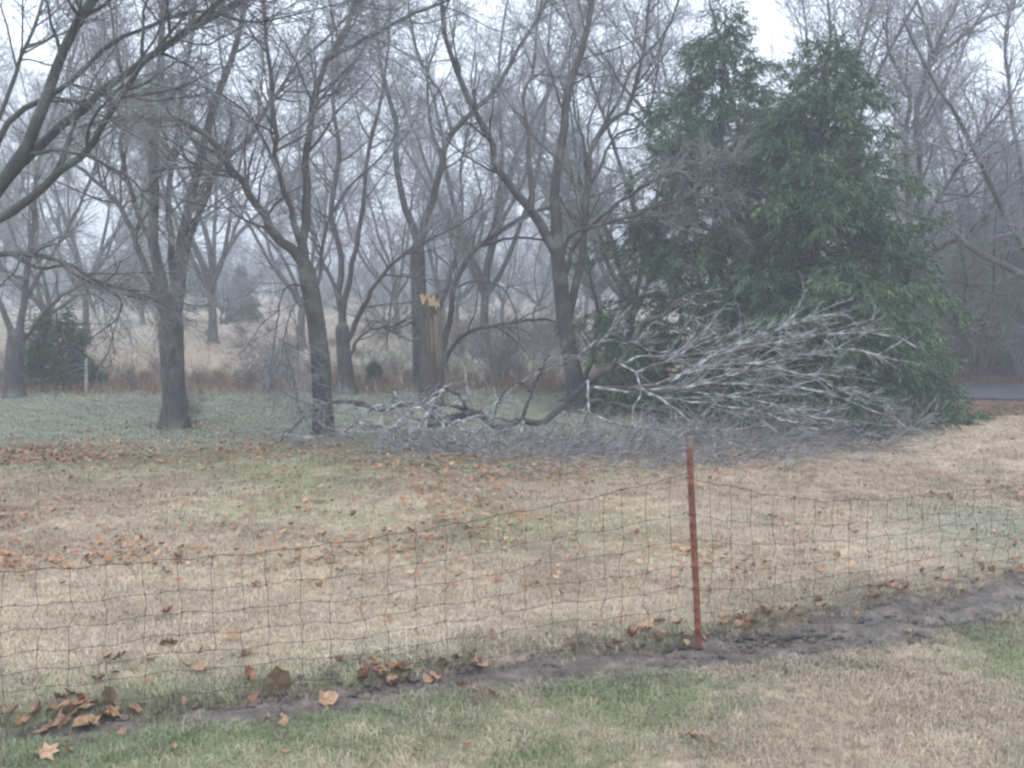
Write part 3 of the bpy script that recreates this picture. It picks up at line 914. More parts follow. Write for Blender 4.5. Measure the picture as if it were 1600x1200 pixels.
def cedar(name, label, B, Ht, prof, seed, nb=230, n2=9, n3=7, per=8, ln=.10, wd=.0108, lean=0.0, skew=None, low=.02, group=None, green=None):
    """prof: list of (height fraction, radius) for the outline"""
    rng = np.random.default_rng(seed)
    root = empty(name, B, label, 'cedar', group)
    tr = np.array([[0, 0, -.1], [lean * .3, 0, Ht * .3], [lean * .6, .03, Ht * .6], [lean, 0, Ht * .97]])
    P, r = resample(tr, [.17 * Ht / 6, .12 * Ht / 6, .07 * Ht / 6, .012], 24)
    V, Q = rough_tube(P, r, 10, seed)
    add('trunk', mesh_np('trunk', V, Q, M['bark_dark']), root)
    pf = np.array(prof)
    h = (low + (1 - low) * rng.random(nb) ** 1.05) * Ht * .99
    az = rng.uniform(0, 2 * math.pi, nb)
    rad = np.interp(h / Ht, pf[:, 0], pf[:, 1]) * (.60 + .52 * rng.random(nb) ** .7)
    lump = .66 + .66 * vnoise(az * 1.5 + 20, h * 1.5, 1.0, seed)
    rad = rad * lump
    if skew is not None:
        rad = rad * (1 + skew * np.cos(az))
    # branches rise from the trunk, level out, tips nod
    k = 8
    C = np.empty((nb, k, 3))
    hz = np.clip(h - rad * .22, .12, Ht)
    C[:, 0] = np.stack([lean * hz / Ht, 0 * hz, hz], 1)
    el = np.radians(rng.uniform(14, 44, nb)) * (.5 + .8 * h / Ht)
    dirh = np.stack([np.cos(az), np.sin(az), 0 * az], 1)
    for j in range(1, k):
        d = dirh * np.cos(el)[:, None] + np.array([0, 0, 1]) * np.sin(el)[:, None]
        C[:, j] = C[:, j - 1] + d * (rad / (k - 1) * 1.08)[:, None]
        el = el - np.radians(rng.uniform(5, 14, nb))
        dirh = unit(dirh + rng.normal(size=(nb, 3)) * [.12, .12, 0])
    C[:, :, 2] = np.maximum(C[:, :, 2], .06)
    CR = (.006 + .014 * rad / 2)[:, None] * np.linspace(1, .2, k)[None]
    # plumes: side twigs crowd the outer part of every branch
    P2, R2 = spawn(C, CR, nb * n2, rng, (.22, 1), (20, 62), (.22, .62), 5, .13, -.05, .6, .008, .003, taper=.35)
    sc = np.clip(np.interp(P2[:, 0, 2] / Ht, [0, .8, 1], [1, .8, .45]), .4, 1)
    P2 = P2[:, :1] + (P2 - P2[:, :1]) * sc[:, None, None] * Ht ** .3 / 1.7
    P3, R3 = spawn(np.concatenate([P2, C[:, [1, 3, 4, 6, 7]]]), np.concatenate([R2, CR[:, [1, 3, 4, 6, 7]]]), nb * n2 * n3, rng, (.15, 1), (10, 38), (.14, .34), 4, .09, -.15, .6, .004, .002, taper=.3)
    P2[:, :, 2] = np.maximum(P2[:, :, 2], .05); P3[:, :, 2] = np.maximum(P3[:, :, 2], .03)
    bag = Bag(); bag.tube(C, CR, 5); bag.tube(P2, R2, 3)
    add('branches', bag.mesh('branches', M['bark_dark']), root)
    V, Q, idx = sprays(P3, rng, per, ln, wd)
    V[:, 2] = np.maximum(V[:, 2], .01)
    g1 = np.array([.029, .056, .031]); g2 = np.array([.078, .130, .064]); g3 = np.array([.140, .165, .080])
    if green is not None:
        g1, g2, g3 = [g_ * green for g_ in (g1, g2, g3)]
    u = rng.random(len(P3)) * .45 + .55 * vnoise(P3[:, 0, 0] * 2, P3[:, 0, 2] * 2 + P3[:, 0, 1], 1, 3)
    c = lerp(lerp(g1, g2, np.clip(u * 1.4, 0, 1)), g3, (u > .82) * .8)
    cc = np.repeat(c[idx], 4, 0) * rng.uniform(.75, 1.25, (len(idx), 1)).repeat(4, 0)
    add('crown', mesh_np('crown', V, Q, M['cedar'], False, cc), root)
    return root


B1 = gtop(at(1112, 640, 18.0))
CA = cedar('cedar_tree', 'taller rear cedar with a narrow spire, behind the fallen crown', B1, 7.1,
      [(0, 1.7), (.08, 2.2), (.3, 2.15), (.45, 1.9), (.6, 1.6), (.72, 1.2), (.80, .62), (.86, .66), (.93, .55), (.97, .3), (1, .14)], 41, nb=290, n2=9, n3=6, lean=.1)
B2 = gtop(at(1262, 655, 16.2))
cedar('cedar_tree', 'broad dark green front cedar with drooping skirts reaching the lawn', B2, 6.05,
      [(0, 1.95), (.06, 2.05), (.2, 1.98), (.36, 1.82), (.5, 1.55), (.62, 1.28), (.76, 1.02), (.88, .68), (.95, .42), (1, .14)], 42, nb=320, n2=9, n3=6, skew=.06, lean=.12)
sm = cedar('cedar_tree', 'small bushy cedar beside the forked tree at the left edge', gat(94, 606), 1.75,
           [(0, .75), (.15, .9), (.4, .72), (.7, .42), (.9, .2), (1, .05)], 43, nb=110, n2=6, n3=5, per=6, ln=.09, wd=.012, green=.7)
copy_tree(CA, gtop(at(378, 500, 52)), 1.3, (.46, .46, .42), 'distant upright cedar standing in the misty field')
copy_tree(sm, gtop(at(585, 575, 22.5)), 2.3, .28, 'tiny cedar seedling in the brown weeds behind the broken trunk')

# ------------------------------------------------------------------ background trees
def wild_tree(name, label, seed, Ht=10, nl=6, n2=90, n3=1300, n4=7000, bark=None, twig=None, spread=38, s=1.0, tw=.006, trunk=.2):
    rng = np.random.default_rng(seed)
    root = empty(name, (0, 0, 0), label, 'tree')
    fh = rng.uniform(.14, .24) * Ht
    tp = np.array([[0, 0, -.2], [rng.normal() * .06, 0, fh * .5], [rng.normal() * .15, rng.normal() * .1, fh]])
    P, r = resample(tp, [trunk * 1.2, trunk, trunk * .9], 12)
    V, Q = rough_tube(P, r * (1 + .5 * np.exp(-np.maximum(P[:, 2], 0) / .25)), 9, seed)
    add('trunk', mesh_np('trunk', V, Q, bark), root)
    L = []
    for i in range(nl):
        az = i * 2 * math.pi / nl + rng.uniform(-.5, .5)
        e = math.radians(rng.uniform(90 - spread * 1.35, 90 - spread * .35))
        d = np.array([math.cos(az) * math.cos(e), math.sin(az) * math.cos(e), math.sin(e)])
        p = [tp[-1] - np.array([0, 0, fh * rng.uniform(0, .3)])]
        ln = (Ht - fh) * rng.uniform(.75, 1.1)
        for j in range(8):
            p.append(p[-1] + d * ln / 8); d = unit(d + rng.normal(size=3) * .13 + [0, 0, .05])
        L.append((np.array(p), trunk * rng.uniform(.45, .7), .02))
    LP, LR = limb_kids(root, L, np.zeros(3), bark, rng, 6, 16)
    lv = dress(LP, LR, rng, n2, n3, n4, s * Ht / 8, tw=tw)
    bag = Bag(); bag.tube(lv[0][0], np.maximum(lv[0][1], .01), 4); bag.tube(*lv[1], 3); bag.tube(*lv[2], 3)
    add('crown', bag.mesh('crown', twig), root)
    return root


WT = [wild_tree('bare_tree', '', 60 + i, h, nl, n2, n3, n4, M['bark_far'], M['twig_far'], sp, 1.0, tw, tr)
      for i, (h, nl, n2, n3, n4, sp, tw, tr) in enumerate([(11, 7, 100, 1300, 6200, 36, .0050, .14), (10, 6, 90, 1200, 6200, 44, .0052, .13), (12, 8, 100, 1300, 6200, 30, .0052, .14),
                                                         (8, 8, 90, 1300, 6500, 46, .0068, .11), (9, 7, 80, 1200, 6000, 52, .006, .14)])]
used = [False] * len(WT)


def place(i, px, D, s, rz, label, group=None):
    p = gtop(at(px, 440, D))
    if not used[i]:
        used[i] = True
        o = WT[i]; o.location = p; o.rotation_euler = (0, 0, rz); o.scale = (s, s, s); o['label'] = label
        if group: o['group'] = group
        return o
    return copy_tree(WT[i], p, rz, s, label, group)


rb = np.random.default_rng(314)
for i, px, D, s, lab in [
        (0, 221, 49, .62, 'far grey bare tree with straight trunk alone in the pale field'),
        (3, 170, 72, .55, 'far little bare tree at the pale back edge of the field'),
        (4, 352, 50, .45, 'small bare tree touching the distant upright cedar'),
        (1, 470, 33, .95, 'bare tree in mist just behind the dark leaning trunk'),
        (2, 760, 30, 1.0, 'tall bare tree in mist between the broken trunk and the cedars'),
        (0, 985, 27, .95, 'tall bare tree in mist showing left of the cedar spire'),
        (2, 1218, 25, 1.0, 'tall bare tree showing its top between the two cedar peaks'),
        (1, 1312, 27, 1.0, 'bare tree showing over the front cedar, right of its peak'),
        (4, 1700, 23, 1.15, 'wide bare tree sweeping in from the right edge above the road'),
        (0, 1560, 30, 1.0, 'tall bare tree in the dark thicket beyond the road'),
        (3, 70, 31, .9, 'twiggy bare tree in mist behind the small cedar'),
        (2, 130, 38, .9, 'bare tree in mist with an upright crown behind the stout tree'),
        (1, 620, 42, .95, 'bare tree in mist seen through the fork behind the broken trunk')]:
    place(i, px, D, s, rb.uniform(0, 6.28), lab)
for px in np.linspace(-80, 700, 8):
    place(int(rb.integers(0, 5)), px + rb.uniform(-25, 25), rb.uniform(44, 72), rb.uniform(.42, .62), rb.uniform(0, 6.28), 'smallish bare tree standing out in the misty field before the far wood', 'bare trees standing in the misty field')
for k_, (px, lb) in enumerate([(-30, 'slim tall bare tree in mist at the left edge behind the big limbs'), (330, 'slim tall bare tree in mist between the stout tree and the dark leaning one'),
                               (690, 'slim tall bare tree in mist over the broken trunk'), (935, 'slim tall bare tree in mist just left of the taller cedar')]):
    place((0, 2, 1)[k_ % 3], px, rb.uniform(34, 46), rb.uniform(.9, 1.05), rb.uniform(0, 6.28), lb, 'slim tall trees in mist behind the nearer ones')
grp = 'bare trees of the misty wood behind the field'
for px in np.linspace(-150, 1750, 34):
    D = rb.uniform(78, 108)
    place(int(rb.integers(0, 5)), px + rb.uniform(-40, 40), D, rb.uniform(.62, .9), rb.uniform(0, 6.28), 'bare tree in the far misty wood closing off the field', grp)
for px in np.linspace(690, 1800, 15):
    D = rb.uniform(34, 60)
    place(int(rb.integers(0, 5)), px + rb.uniform(-25, 25), D, rb.uniform(.6, .95), rb.uniform(0, 6.28), 'bare tree in the mid-distance thicket behind the cedars and road', 'bare trees of the thicket behind the cedars')
for px, D in [(1510, 26), (1600, 29), (1490, 34), (1650, 27), (1740, 33), (1560, 37)]:
    place(int(rb.integers(3, 5)), px, D, rb.uniform(.6, .85), rb.uniform(0, 6.28), 'low-crowned bare tree in the dark thicket beyond the road', 'bare trees beyond the road')

# ------------------------------------------------------------------ bare shrubs in the fence row and the thicket
def shrub(seed, Ht=1.6, n=16, n3=260, n4=1300, twig=None, tw=.004, up=.02):
    rng = np.random.default_rng(seed)
    root = empty('bare_shrub', (0, 0, 0), '', 'shrub')
    az = rng.uniform(0, 6.28, n); e = np.radians(rng.uniform(45, 88, n)); k = 7
    d = np.stack([np.cos(az) * np.cos(e), np.sin(az) * np.cos(e), np.sin(e)], 1)
    C = np.empty((n, k, 3)); C[:, 0] = np.stack([np.cos(az), np.sin(az), 0 * az], 1) * rng.uniform(0, .18, n)[:, None]
    ln = Ht * rng.uniform(.6, 1.15, n)
    for j in range(1, k):
        C[:, j] = C[:, j - 1] + d * (ln / (k - 1))[:, None]; d = unit(d + rng.normal(size=(n, 3)) * .14 + [0, 0, -.03])
    CR = np.linspace(.011, .004, k)[None] * rng.uniform(.6, 1.2, n)[:, None] * Ht / 1.6
    bag = Bag(); bag.tube(C, CR, 4)
    add('stems', bag.mesh('stems', twig), root)
    P3, R3 = spawn(C, CR, n3, rng, (.15, 1), (20, 60), (.25 * Ht / 1.6, .7 * Ht / 1.6), 4, .16, up, .6, .006, tw * .8)
    P4, R4 = spawn(P3, R3, n4, rng, (.1, 1), (25, 60), (.1, .32), 3, .2, 0, .7, tw, tw * .6)
    bag = Bag(); bag.tube(P3, R3, 3); bag.tube(P4, R4, 3)
    add('twigs', bag.mesh('twigs', twig), root)
    return root


SH = [shrub(80, 1.5, 16, 260, 1300, M['twig_brown']), shrub(81, 1.9, 18, 320, 1600, M['twig_brown']), shrub(82, 2.6, 20, 500, 2600, M['twig_far'], .006), shrub(83, 1.0, 14, 200, 900, M['twig_brown'])]
sused = [False] * 4


def put_shrub(i, p, s, label, group=None):
    if not sused[i]:
        sused[i] = True; o = SH[i]; o.location = p; o.scale = (s, s, s); o['label'] = label
        if group: o['group'] = group
    else:
        copy_tree(SH[i], p, rb.uniform(0, 6.28), s, label, group)


put_shrub(3, gat(300, 662), .55, 'thin bare sapling shoots at the foot of the stout tree')
for px in np.linspace(-40, 860, 20):
    D = rb.uniform(21.2, 24.5)
    put_shrub(int(rb.integers(0, 4)), gtop(at(px + rb.uniform(-16, 16), 440, D)), rb.uniform(.30, .55), 'knee-high brown bare shrub in the weedy fence row beyond the frosted grass', 'shrubs of the weedy fence row')
for px in np.linspace(690, 960, 12):
    D = rb.uniform(25, 36)
    put_shrub(int(rb.integers(0, 3)), gtop(at(px + rb.uniform(-14, 14), 440, D)), rb.uniform(.5, .85), 'tall bare shrub in the brushy patch behind the broken trunk', 'shrubs of the brushy patch')
for px in np.linspace(1450, 1760, 24):
    D = rb.uniform(25.5, 33)
    put_shrub(int(rb.integers(1, 3)), gtop(at(px + rb.uniform(-12, 12), 440, D)), rb.uniform(1.0, 1.9), 'tall dense bare shrub in the dark thicket beyond the road', 'shrubs beyond the road')
for px in np.linspace(-100, 1000, 34):
    D = rb.uniform(70, 100)
    put_shrub(2, gtop(at(px + rb.uniform(-14, 14), 440, D)), rb.uniform(1.1, 1.9), 'bare brush at the foot of the far misty wood', 'brush under the far wood')
for px, py in [(380, 528), (330, 532), (420, 522), (470, 535), (560, 560), (520, 545)]:
    put_shrub(3, gat(px, py), rb.uniform(.35, .6), 'low dry bush dotted in the pale field beyond the fence row', 'low bushes in the pale field')

# ------------------------------------------------------------------ steel post and woven wire fence
m, t, b = mat('rusty_red_steel')
tc = N(t, 'ShaderNodeTexCoord')
n1 = N(t, 'ShaderNodeTexNoise'); n1.inputs['Scale'].default_value = 14; n1.inputs['Detail'].default_value = 7
t.links.new(tc.outputs['Object'], n1.inputs[0])
rp = ramp(t, [(.30, (.055, .028, .022)), (.42, (.13, .042, .027)), (.55, (.20, .062, .036)), (.72, (.27, .12, .075))])
t.links.new(n1.outputs[0], rp.inputs[0]); t.links.new(rp.outputs[0], b.inputs['Base Color'])
b.inputs['Roughness'].default_value = .65
M['rust'] = m
m, t, b = mat('worn_grey_steel')
tc = N(t, 'ShaderNodeTexCoord')
n1 = N(t, 'ShaderNodeTexNoise'); n1.inputs['Scale'].default_value = 30; n1.inputs['Detail'].default_value = 6
t.links.new(tc.outputs['Object'], n1.inputs[0])
rp = ramp(t, [(.35, (.09, .06, .05)), (.65, (.19, .16, .15))])
t.links.new(n1.outputs[0], rp.inputs[0]); t.links.new(rp.outputs[0], b.inputs['Base Color'])
b.inputs['Roughness'].default_value = .6
M['grey_steel'] = m
m, t, b = mat('old_fence_wire')
b.inputs['Base Color'].default_value = (.05, .038, .035, 1); b.inputs['Metallic'].default_value = .4; b.inputs['Roughness'].default_value = .55
M['wire'] = m

PB = gat(1092, 1019); PD = PB[1]
PT = at(1076, 683, PD - .03)


def prism(prof, A, Bp, xdir):
    """extrude a closed profile (list of (x,y)) from A to Bp"""
    A = np.asarray(A, float); Bp = np.asarray(Bp, float); T = unit(Bp - A)
    X_ = unit(np.asarray(xdir, float) - (np.asarray(xdir, float) @ T) * T); Y_ = np.cross(T, X_)
    n = len(prof); pr = np.array(prof)
    ring = lambda c: c + X_ * pr[:, :1] + Y_ * pr[:, 1:]
    V_ = np.vstack([ring(A), ring(Bp)])
    F_ = [(i, (i + 1) % n, n + (i + 1) % n, n + i) for i in range(n)] + [tuple(range(n))[::-1], tuple(range(n, 2 * n))]
    return V_, F_


def poly(name, V_, F_, material, parent, off):
    me = bpy.data.meshes.new(name)
    me.from_pydata([tuple(v) for v in (np.asarray(V_) - off)], [], F_)
    me.update(); me.materials.append(material)
    return add(name, me, parent)


post = empty('fence_post', PB, 'rusty red steel T-post holding up the wire fence', 'fence post')
tee = [(-.021, -.004), (.021, -.004), (.021, .001), (.004, .002), (.003, .030), (-.003, .030), (-.004, .002), (-.021, .001)]
split = PB + (PT - PB) * .925
ax = unit(PT - PB)
V_, F_ = prism(tee, PB - ax * .15, split, (1, .25, 0)); poly('post_shaft', V_, F_, M['rust'], post, PB)
V_, F_ = prism(tee, split, PT, (1, .25, 0)); poly('post_top', V_, F_, M['grey_steel'], post, PB)
for i in range(18):
    c = PB + (PT - PB) * (.10 + .88 * i / 18)
    V_, F_ = prism([(-.009, -.016), (.009, -.016), (.009, -.003), (-.009, -.003)], c, c + ax * .022, (1, .25, 0))
    poly('stud', V_, F_, M['rust'], post, PB)

for h_ in (1.0, .79, .64, .49, .36, .235, .11):
    zc = PB + (PT - PB) * (h_ * .815)
    aa = np.linspace(0, 2 * math.pi, 13)
    X1 = unit(np.array([1, .25, 0])); Y1 = np.cross(ax, X1)
    Pc = np.array([zc + X1 * math.cos(u_) * .026 + Y1 * (math.sin(u_) * .020 + .012) + ax * .004 * math.sin(3 * u_) for u_ in aa])
    V, Q = tubes(Pc[None], np.full((1, 13), .0024), 5)
    add('wire_clip', mesh_np('wire_clip', V - PB, Q, M['wire']), post)

# line wires: height fractions of the top wire (wider gaps at the top)
LW = [1.0, .79, .64, .49, .36, .235, .11]


def fence_section(label, base_px, top_px, xs_px, seed, wires, name='wire_fence'):
    """base_px / top_px: polylines in the picture that the foot and the top wire follow"""
    rng = np.random.default_rng(seed)
    bp_ = np.array(base_px, float); tp_ = np.array(top_px, float)
    BX = np.array([gat(x, y) for x, y in bp_])
    def foot(px):
        return np.array([np.interp(px, bp_[:, 0], BX[:, j]) for j in range(3)])
    def top(px):
        f = foot(px)
        return at(px, float(np.interp(px, tp_[:, 0], tp_[:, 1])), f[1])
    origin = foot((bp_[0, 0] + bp_[-1, 0]) / 2)
    root = empty(name, origin, label, 'wire fence')
    xs_ = np.linspace(tp_[0, 0], tp_[-1, 0], 90)
    sag = {h: rng.uniform(-.012, .012) for h in wires}
    belly = lambda px: .03 * math.sin(px * .011 + seed) + .02 * math.sin(px * .031)
    def pt(px, h):
        f, tp = foot(px), top(px)
        p = f + (tp - f) * h
        p[2] += sag[h] + .006 * math.sin(px * .07 + h * 9) + .004 * math.sin(px * .19 + h * 5)
        p[1] += belly(px) * math.sin(h * math.pi) * 1.2
        return p
    for h in wires:
        P = np.array([pt(x, h) for x in xs_]); r = .0020 if h == 1.0 else .0014
        V, Q = tubes(P[None], np.full((1, len(P)), r), 6)
        add('line_wire', mesh_np('line_wire', V - origin, Q, M['wire']), root)
    for x in xs_px:
        pts = []; sh = rng.normal(0, 1.5)
        for i, h in enumerate(wires):
            dx = sh + rng.normal(0, 2.4) * (h < .95)
            pts.append(pt(x + dx, h) + [0, -.0035, 0])
            if i < len(wires) - 1:
                hm = h + (wires[i + 1] - h) * rng.uniform(.35, .65)
                a_, b_ = pts[-1], pt(x + sh, wires[i + 1])
                kink = rng.normal(0, .006) if rng.random() < .65 else float(np.clip(rng.normal(0, .018), -.028, .028))
                pts.append((a_ + b_) / 2 + np.array([kink, 0, 0]))
        P = np.array(pts); r = np.full(len(P), .0013)
        V, Q = tubes(P[None], r[None], 5)
        add('stay_wire', mesh_np('stay_wire', V - origin, Q, M['wire']), root)
        kn = Bag()
        for i, h in enumerate(wires):
            c = pts[2 * i]
            kn.tube(np.array([[c + [-.006, 0, 0], c + [.006, 0, .001]]]), np.full((1, 2), .0026), 5)
        add('knots', kn.mesh('knots', M['wire'], origin), root)
    return root


fence_section('sagging rusty woven wire fence panel left of the steel post', [(-120, 1158), (0, 1146), (300, 1112), (600, 1072), (850, 1040), (1088, 1016)],
              [(-120, 902), (0, 897), (140, 889), (270, 878), (400, 868), (560, 848), (680, 828), (800, 805), (940, 777), (1075, 744)],
              [-105, -52, 5, 57, 112, 168, 222, 275, 332, 378, 415, 468, 518, 565, 606, 650, 695, 738, 780, 822, 864, 905, 942, 974, 1010, 1046], 501, LW)
fence_section('wavy woven wire fence panel right of the steel post', [(1092, 1016), (1200, 1000), (1340, 962), (1480, 925), (1600, 898), (1760, 868)],
              [(1079, 745), (1140, 758), (1200, 770), (1290, 781), (1400, 778), (1510, 765), (1600, 757), (1760, 745)],
              [1110, 1142, 1174, 1206, 1240, 1272, 1302, 1330, 1358, 1386, 1414, 1442, 1470, 1497, 1523, 1548, 1573, 1598, 1624, 1650, 1680, 1710, 1745], 502, LW)

# dark roots and sticks bared in the mud
for pts, wd, lab in [([(1036, 1026), (1058, 1019), (1080, 1017), (1096, 1022)], 9, 'dark root bared in the mud at the foot of the steel post'),
                     ([(1160, 1004), (1200, 1006), (1245, 1003), (1292, 998)], 9, 'long dark root bared in the mud right of the post'),
                     ([(1140, 1020), (1165, 1018), (1180, 1018)], 6, 'short dark stick in the mud before the long root'),
                     ([(1325, 985), (1355, 975), (1400, 968)], 7, 'dark root bared in the widest part of the mud')]:
    Pm = np.array([gat(x_, y_) + [0, 0, .022] for x_, y_ in pts])
    P, r = resample(Pm, [wd * .0012, wd * .0020, wd * .0011], 22)
    P[:, 2] += np.random.default_rng(len(lab)).normal(0, .004, 22)
    V, Q = rough_tube(P, r, 8, 5, .2)
    o = add('root', mesh_np('root', V - Pm[0], Q, M['bark_dark']), None, Pm[0])
    tag(o, lab, 'root', 'dark roots in the mud')

# a slender pale stake with a wire in the old fence row at the left
SB = gat(134, 616)
st = empty('wooden_stake', SB, 'pale thin leaning stake with a slack wire in front of the small cedar', 'stake')
m, t, b = mat('weathered_grey_wood')
b.inputs['Base Color'].default_value = (.34, .33, .31, 1); b.inputs['Roughness'].default_value = .8
V_, F_ = prism([(-.025, -.02), (.022, -.024), (.026, .02), (-.02, .024)], SB - [0, 0, .1], at(135, 560, SB[1]), (1, 0, 0)); poly('stake_shaft', V_, F_, m, st, SB)
P, r = resample([at(135, 572, SB[1]), at(90, 588, SB[1]), at(40, 594, SB[1]), at(-60, 592, SB[1])], [.006, .006], 24)
V, Q = tubes(P[None], r[None], 5)
add('slack_wire', mesh_np('slack_wire', V - SB, Q, M['ice_limb']), st)


# ------------------------------------------------------------------ fallen leaves
def leaf_mat(name, stops, translucent=False):
    m, t, b = mat(name)
    oi = N(t, 'ShaderNodeObjectInfo')
    rp = ramp(t, stops)
    t.links.new(oi.outputs['Random'], rp.inputs[0])
    tc = N(t, 'ShaderNodeTexCoord')
    n1 = N(t, 'ShaderNodeTexNoise'); n1.inputs['Scale'].default_value = 28; n1.inputs['Detail'].default_value = 4
    t.links.new(tc.outputs['Object'], n1.inputs[0])
    r2 = ramp(t, [(.3, (.6, .58, .55)), (.7, (1.2, 1.2, 1.2))])
    t.links.new(n1.outputs[0], r2.inputs[0])
    mu = N(t, 'ShaderNodeMixRGB', blend_type='MULTIPLY'); mu.inputs[0].default_value = 1
    t.links.new(rp.outputs[0], mu.inputs[1]); t.links.new(r2.outputs[0], mu.inputs[2])
    t.links.new(mu.outputs[0], b.inputs['Base Color'])
    b.inputs['Roughness'].default_value = .55
    return m


M['leaf'] = leaf_mat('dry_leaf', [(0, (.24, .115, .058)), (.3, (.31, .16, .08)), (.55, (.37, .23, .135)), (.8, (.29, .19, .12)), (1, (.17, .085, .048))])
M['leaf_pale'] = leaf_mat('pale_dry_leaf', [(0, (.31, .18, .095)), (1, (.40, .25, .145))])
M['leaf_olive'] = leaf_mat('dark_olive_leaf', [(0, (.105, .070, .028)), (1, (.125, .082, .034))])


def leaf_mesh(name, seed, material, curl=.5, size=.07, kind=None):
    q = np.random.default_rng(seed)
    n = 14
    a = np.linspace(0, 2 * math.pi, n, endpoint=False)
    lob = np.array([.95, .62, .98, .60, .88, .55, .62, .40, .62, .55, .88, .60, .98, .62]) * q.uniform(.88, 1.12, n)
    kind = seed % 3 if kind is None else kind
    if kind == 3: lob = (.30 + .70 * lob) * q.uniform(.9, 1.1, n)
    if kind == 1: lob = (.62 + .30 * np.cos(a / 2) ** 2) * q.uniform(.88, 1.12, n)
    if kind == 2: lob = lob * np.where(np.sin(a + q.uniform(0, 6)) > .35, q.uniform(.35, .75, n), 1)
    lob = lob * (q.uniform(.8, 1.15, n) if kind != 3 else 1)
    o = np.stack([np.cos(a) * lob, np.sin(a) * lob * (q.uniform(.55, 1.0) if kind != 3 else 1.05), 0 * a], 1)
    mid = o * .52
    V_ = np.vstack([[[0, 0, 0]], mid, o])
    x, y = V_[:, 0], V_[:, 1]
    th = q.uniform(0, 3.14)
    u = x * math.cos(th) + y * math.sin(th)
    V_[:, 2] = curl * (u ** 2) * q.uniform(.5, 1.1) + curl * .5 * y * y * q.uniform(-.3, 1) - .15 * np.abs(y) + q.normal(0, .13, len(V_)) * (.3 + curl)
    V_[:, 2] += np.abs(y) * curl * q.uniform(-.2, 1.1) + .25 * curl * np.maximum(x, 0) ** 2
    V_[:, 2] -= V_[:, 2].min()
    V_ *= size
    F_ = [(0, 1 + i, 1 + (i + 1) % n) for i in range(n)] + [(1 + i, 1 + n + i, 1 + n + (i + 1) % n, 1 + (i + 1) % n) for i in range(n)]
    # stalk
    b0 = len(V_); s_ = size
    stalk = np.array([[-.5, .02, .05], [-.5, -.02, .05], [-1.25, .0, .12 + .2 * q.random()]]) * s_
    V_ = np.vstack([V_, stalk]); F_.append((b0, b0 + 1, b0 + 2))
    me = bpy.data.meshes.new(name)
    me.from_pydata([tuple(v) for v in V_], [], F_); me.update()
    me.materials.append(material)
    me.polygons.foreach_set('use_smooth', [True] * len(me.polygons))
    return me


LM = [leaf_mesh('fallen_leaf', 200 + i, M['leaf'], c) for i, c in enumerate([.35, .55, .8, 1.0, .45, .7, .9, 1.2, .6, .8, 1.1, .5])]
LPALE = [leaf_mesh('fallen_leaf', 220 + i, M['leaf_pale'], c) for i, c in enumerate([.5, .7, .35])]
LOL = [leaf_mesh('fallen_leaf', 230 + i, M['leaf_olive'], c, .07, 3) for i, c in enumerate([.25, .3, .28])]


def leaf(me, px, py, s, rot, label, group=None, lift=.015, rnd=None):
    p = gat(px, py)
    o = add('fallen_leaf', me, None, (p[0], p[1], p[2] + lift))
    o.rotation_euler = rot; o.scale = (s, s, s)
    tag(o, label, 'leaf', group)
    return o


# the large ones by the mud, each told apart
for me, px, py, s, rot, lab, lift in [
    (LOL[2], 432, 1084, 1.25, (1.4, .25, .35), 'dark olive leaf standing upright against the wire beside the mud', .06),
    (LPALE[0], 507, 1106, 1.05, (.5, .25, .8), 'curled pale tan leaf lying on the mud right of the olive leaf', .03),
    (LOL[1], 172, 1108, .95, (1.2, -.3, -.4), 'ragged dark leaf standing behind the tan leaf at the mud', .05),
    (LPALE[1], 180, 1136, 1.0, (.55, -.1, 2.1), 'broad tan leaf lying at the near edge of the mud', .03),
    (LPALE[2], 72, 1190, 1.0, (.35, .1, .2), 'pale tan leaf on green grass in the lower left corner', .03),
    (LPALE[0], 106, 1184, .6, (.8, .2, 2.6), 'small folded leaf touching the pale leaf in the lower left corner', .03),
    (LOL[2], 690, 1052, .62, (1.4, 0, .1), 'round dark olive leaf standing at the far edge of the mud', .05),
    (LPALE[2], 742, 1088, .62, (.9, .2, 1.4), 'folded brown leaf on the grass just in front of the mud', .03),
    (LPALE[1], 770, 1098, .72, (.4, -.2, 2.9), 'crumpled tan leaf right of the folded leaf before the mud', .03),
    (LPALE[0], 668, 1072, .62, (.4, .2, .4), 'flat tan leaf on the mud under the round olive leaf', .03),
    (LPALE[1], 620, 1078, .5, (.3, -.2, 3.4), 'small tan leaf on the mud near its middle', .02),
    (LM[6], 390, 1107, .8, (.4, .1, 1.0), 'brown leaf half sunk in the mud left of the olive leaf', .015),
    (LPALE[2], 286, 1108, .5, (1.0, .7, .6), 'thin curled leaf sliver poking up from the mud', .03),
    (LPALE[2], 1072, 1012, .55, (.4, .1, .2), 'pale leaf tucked against the left foot of the steel post', .03),
    (LPALE[1], 1101, 1010, .5, (.4, -.1, 2.0), 'pale leaf tucked against the right foot of the steel post', .03),
    (LOL[1], 898, 1024, .5, (1.2, 0, .8), 'small dark leaf upright in the mud left of the post', .03),
    (LOL[0], 950, 1024, .5, (1.0, .2, 2.2), 'small brown leaf upright in the mud nearest the post on its left', .03),
]:
    leaf(me, px, py, s, rot, lab, None, lift)
rl = np.random.default_rng(808)


def scatter_leaves(n, gen, label, group, smin, smax, pale=.2):
    for i in range(n):
        px, py = gen()
        me = LPALE[int(rl.integers(0, 3))] if rl.random() < pale else LM[int(rl.integers(0, 12))]
        leaf(me, px, py, rl.uniform(smin, smax), (rl.normal(0, .3), rl.normal(0, .3), rl.uniform(0, 6.28)), label, group, .032)


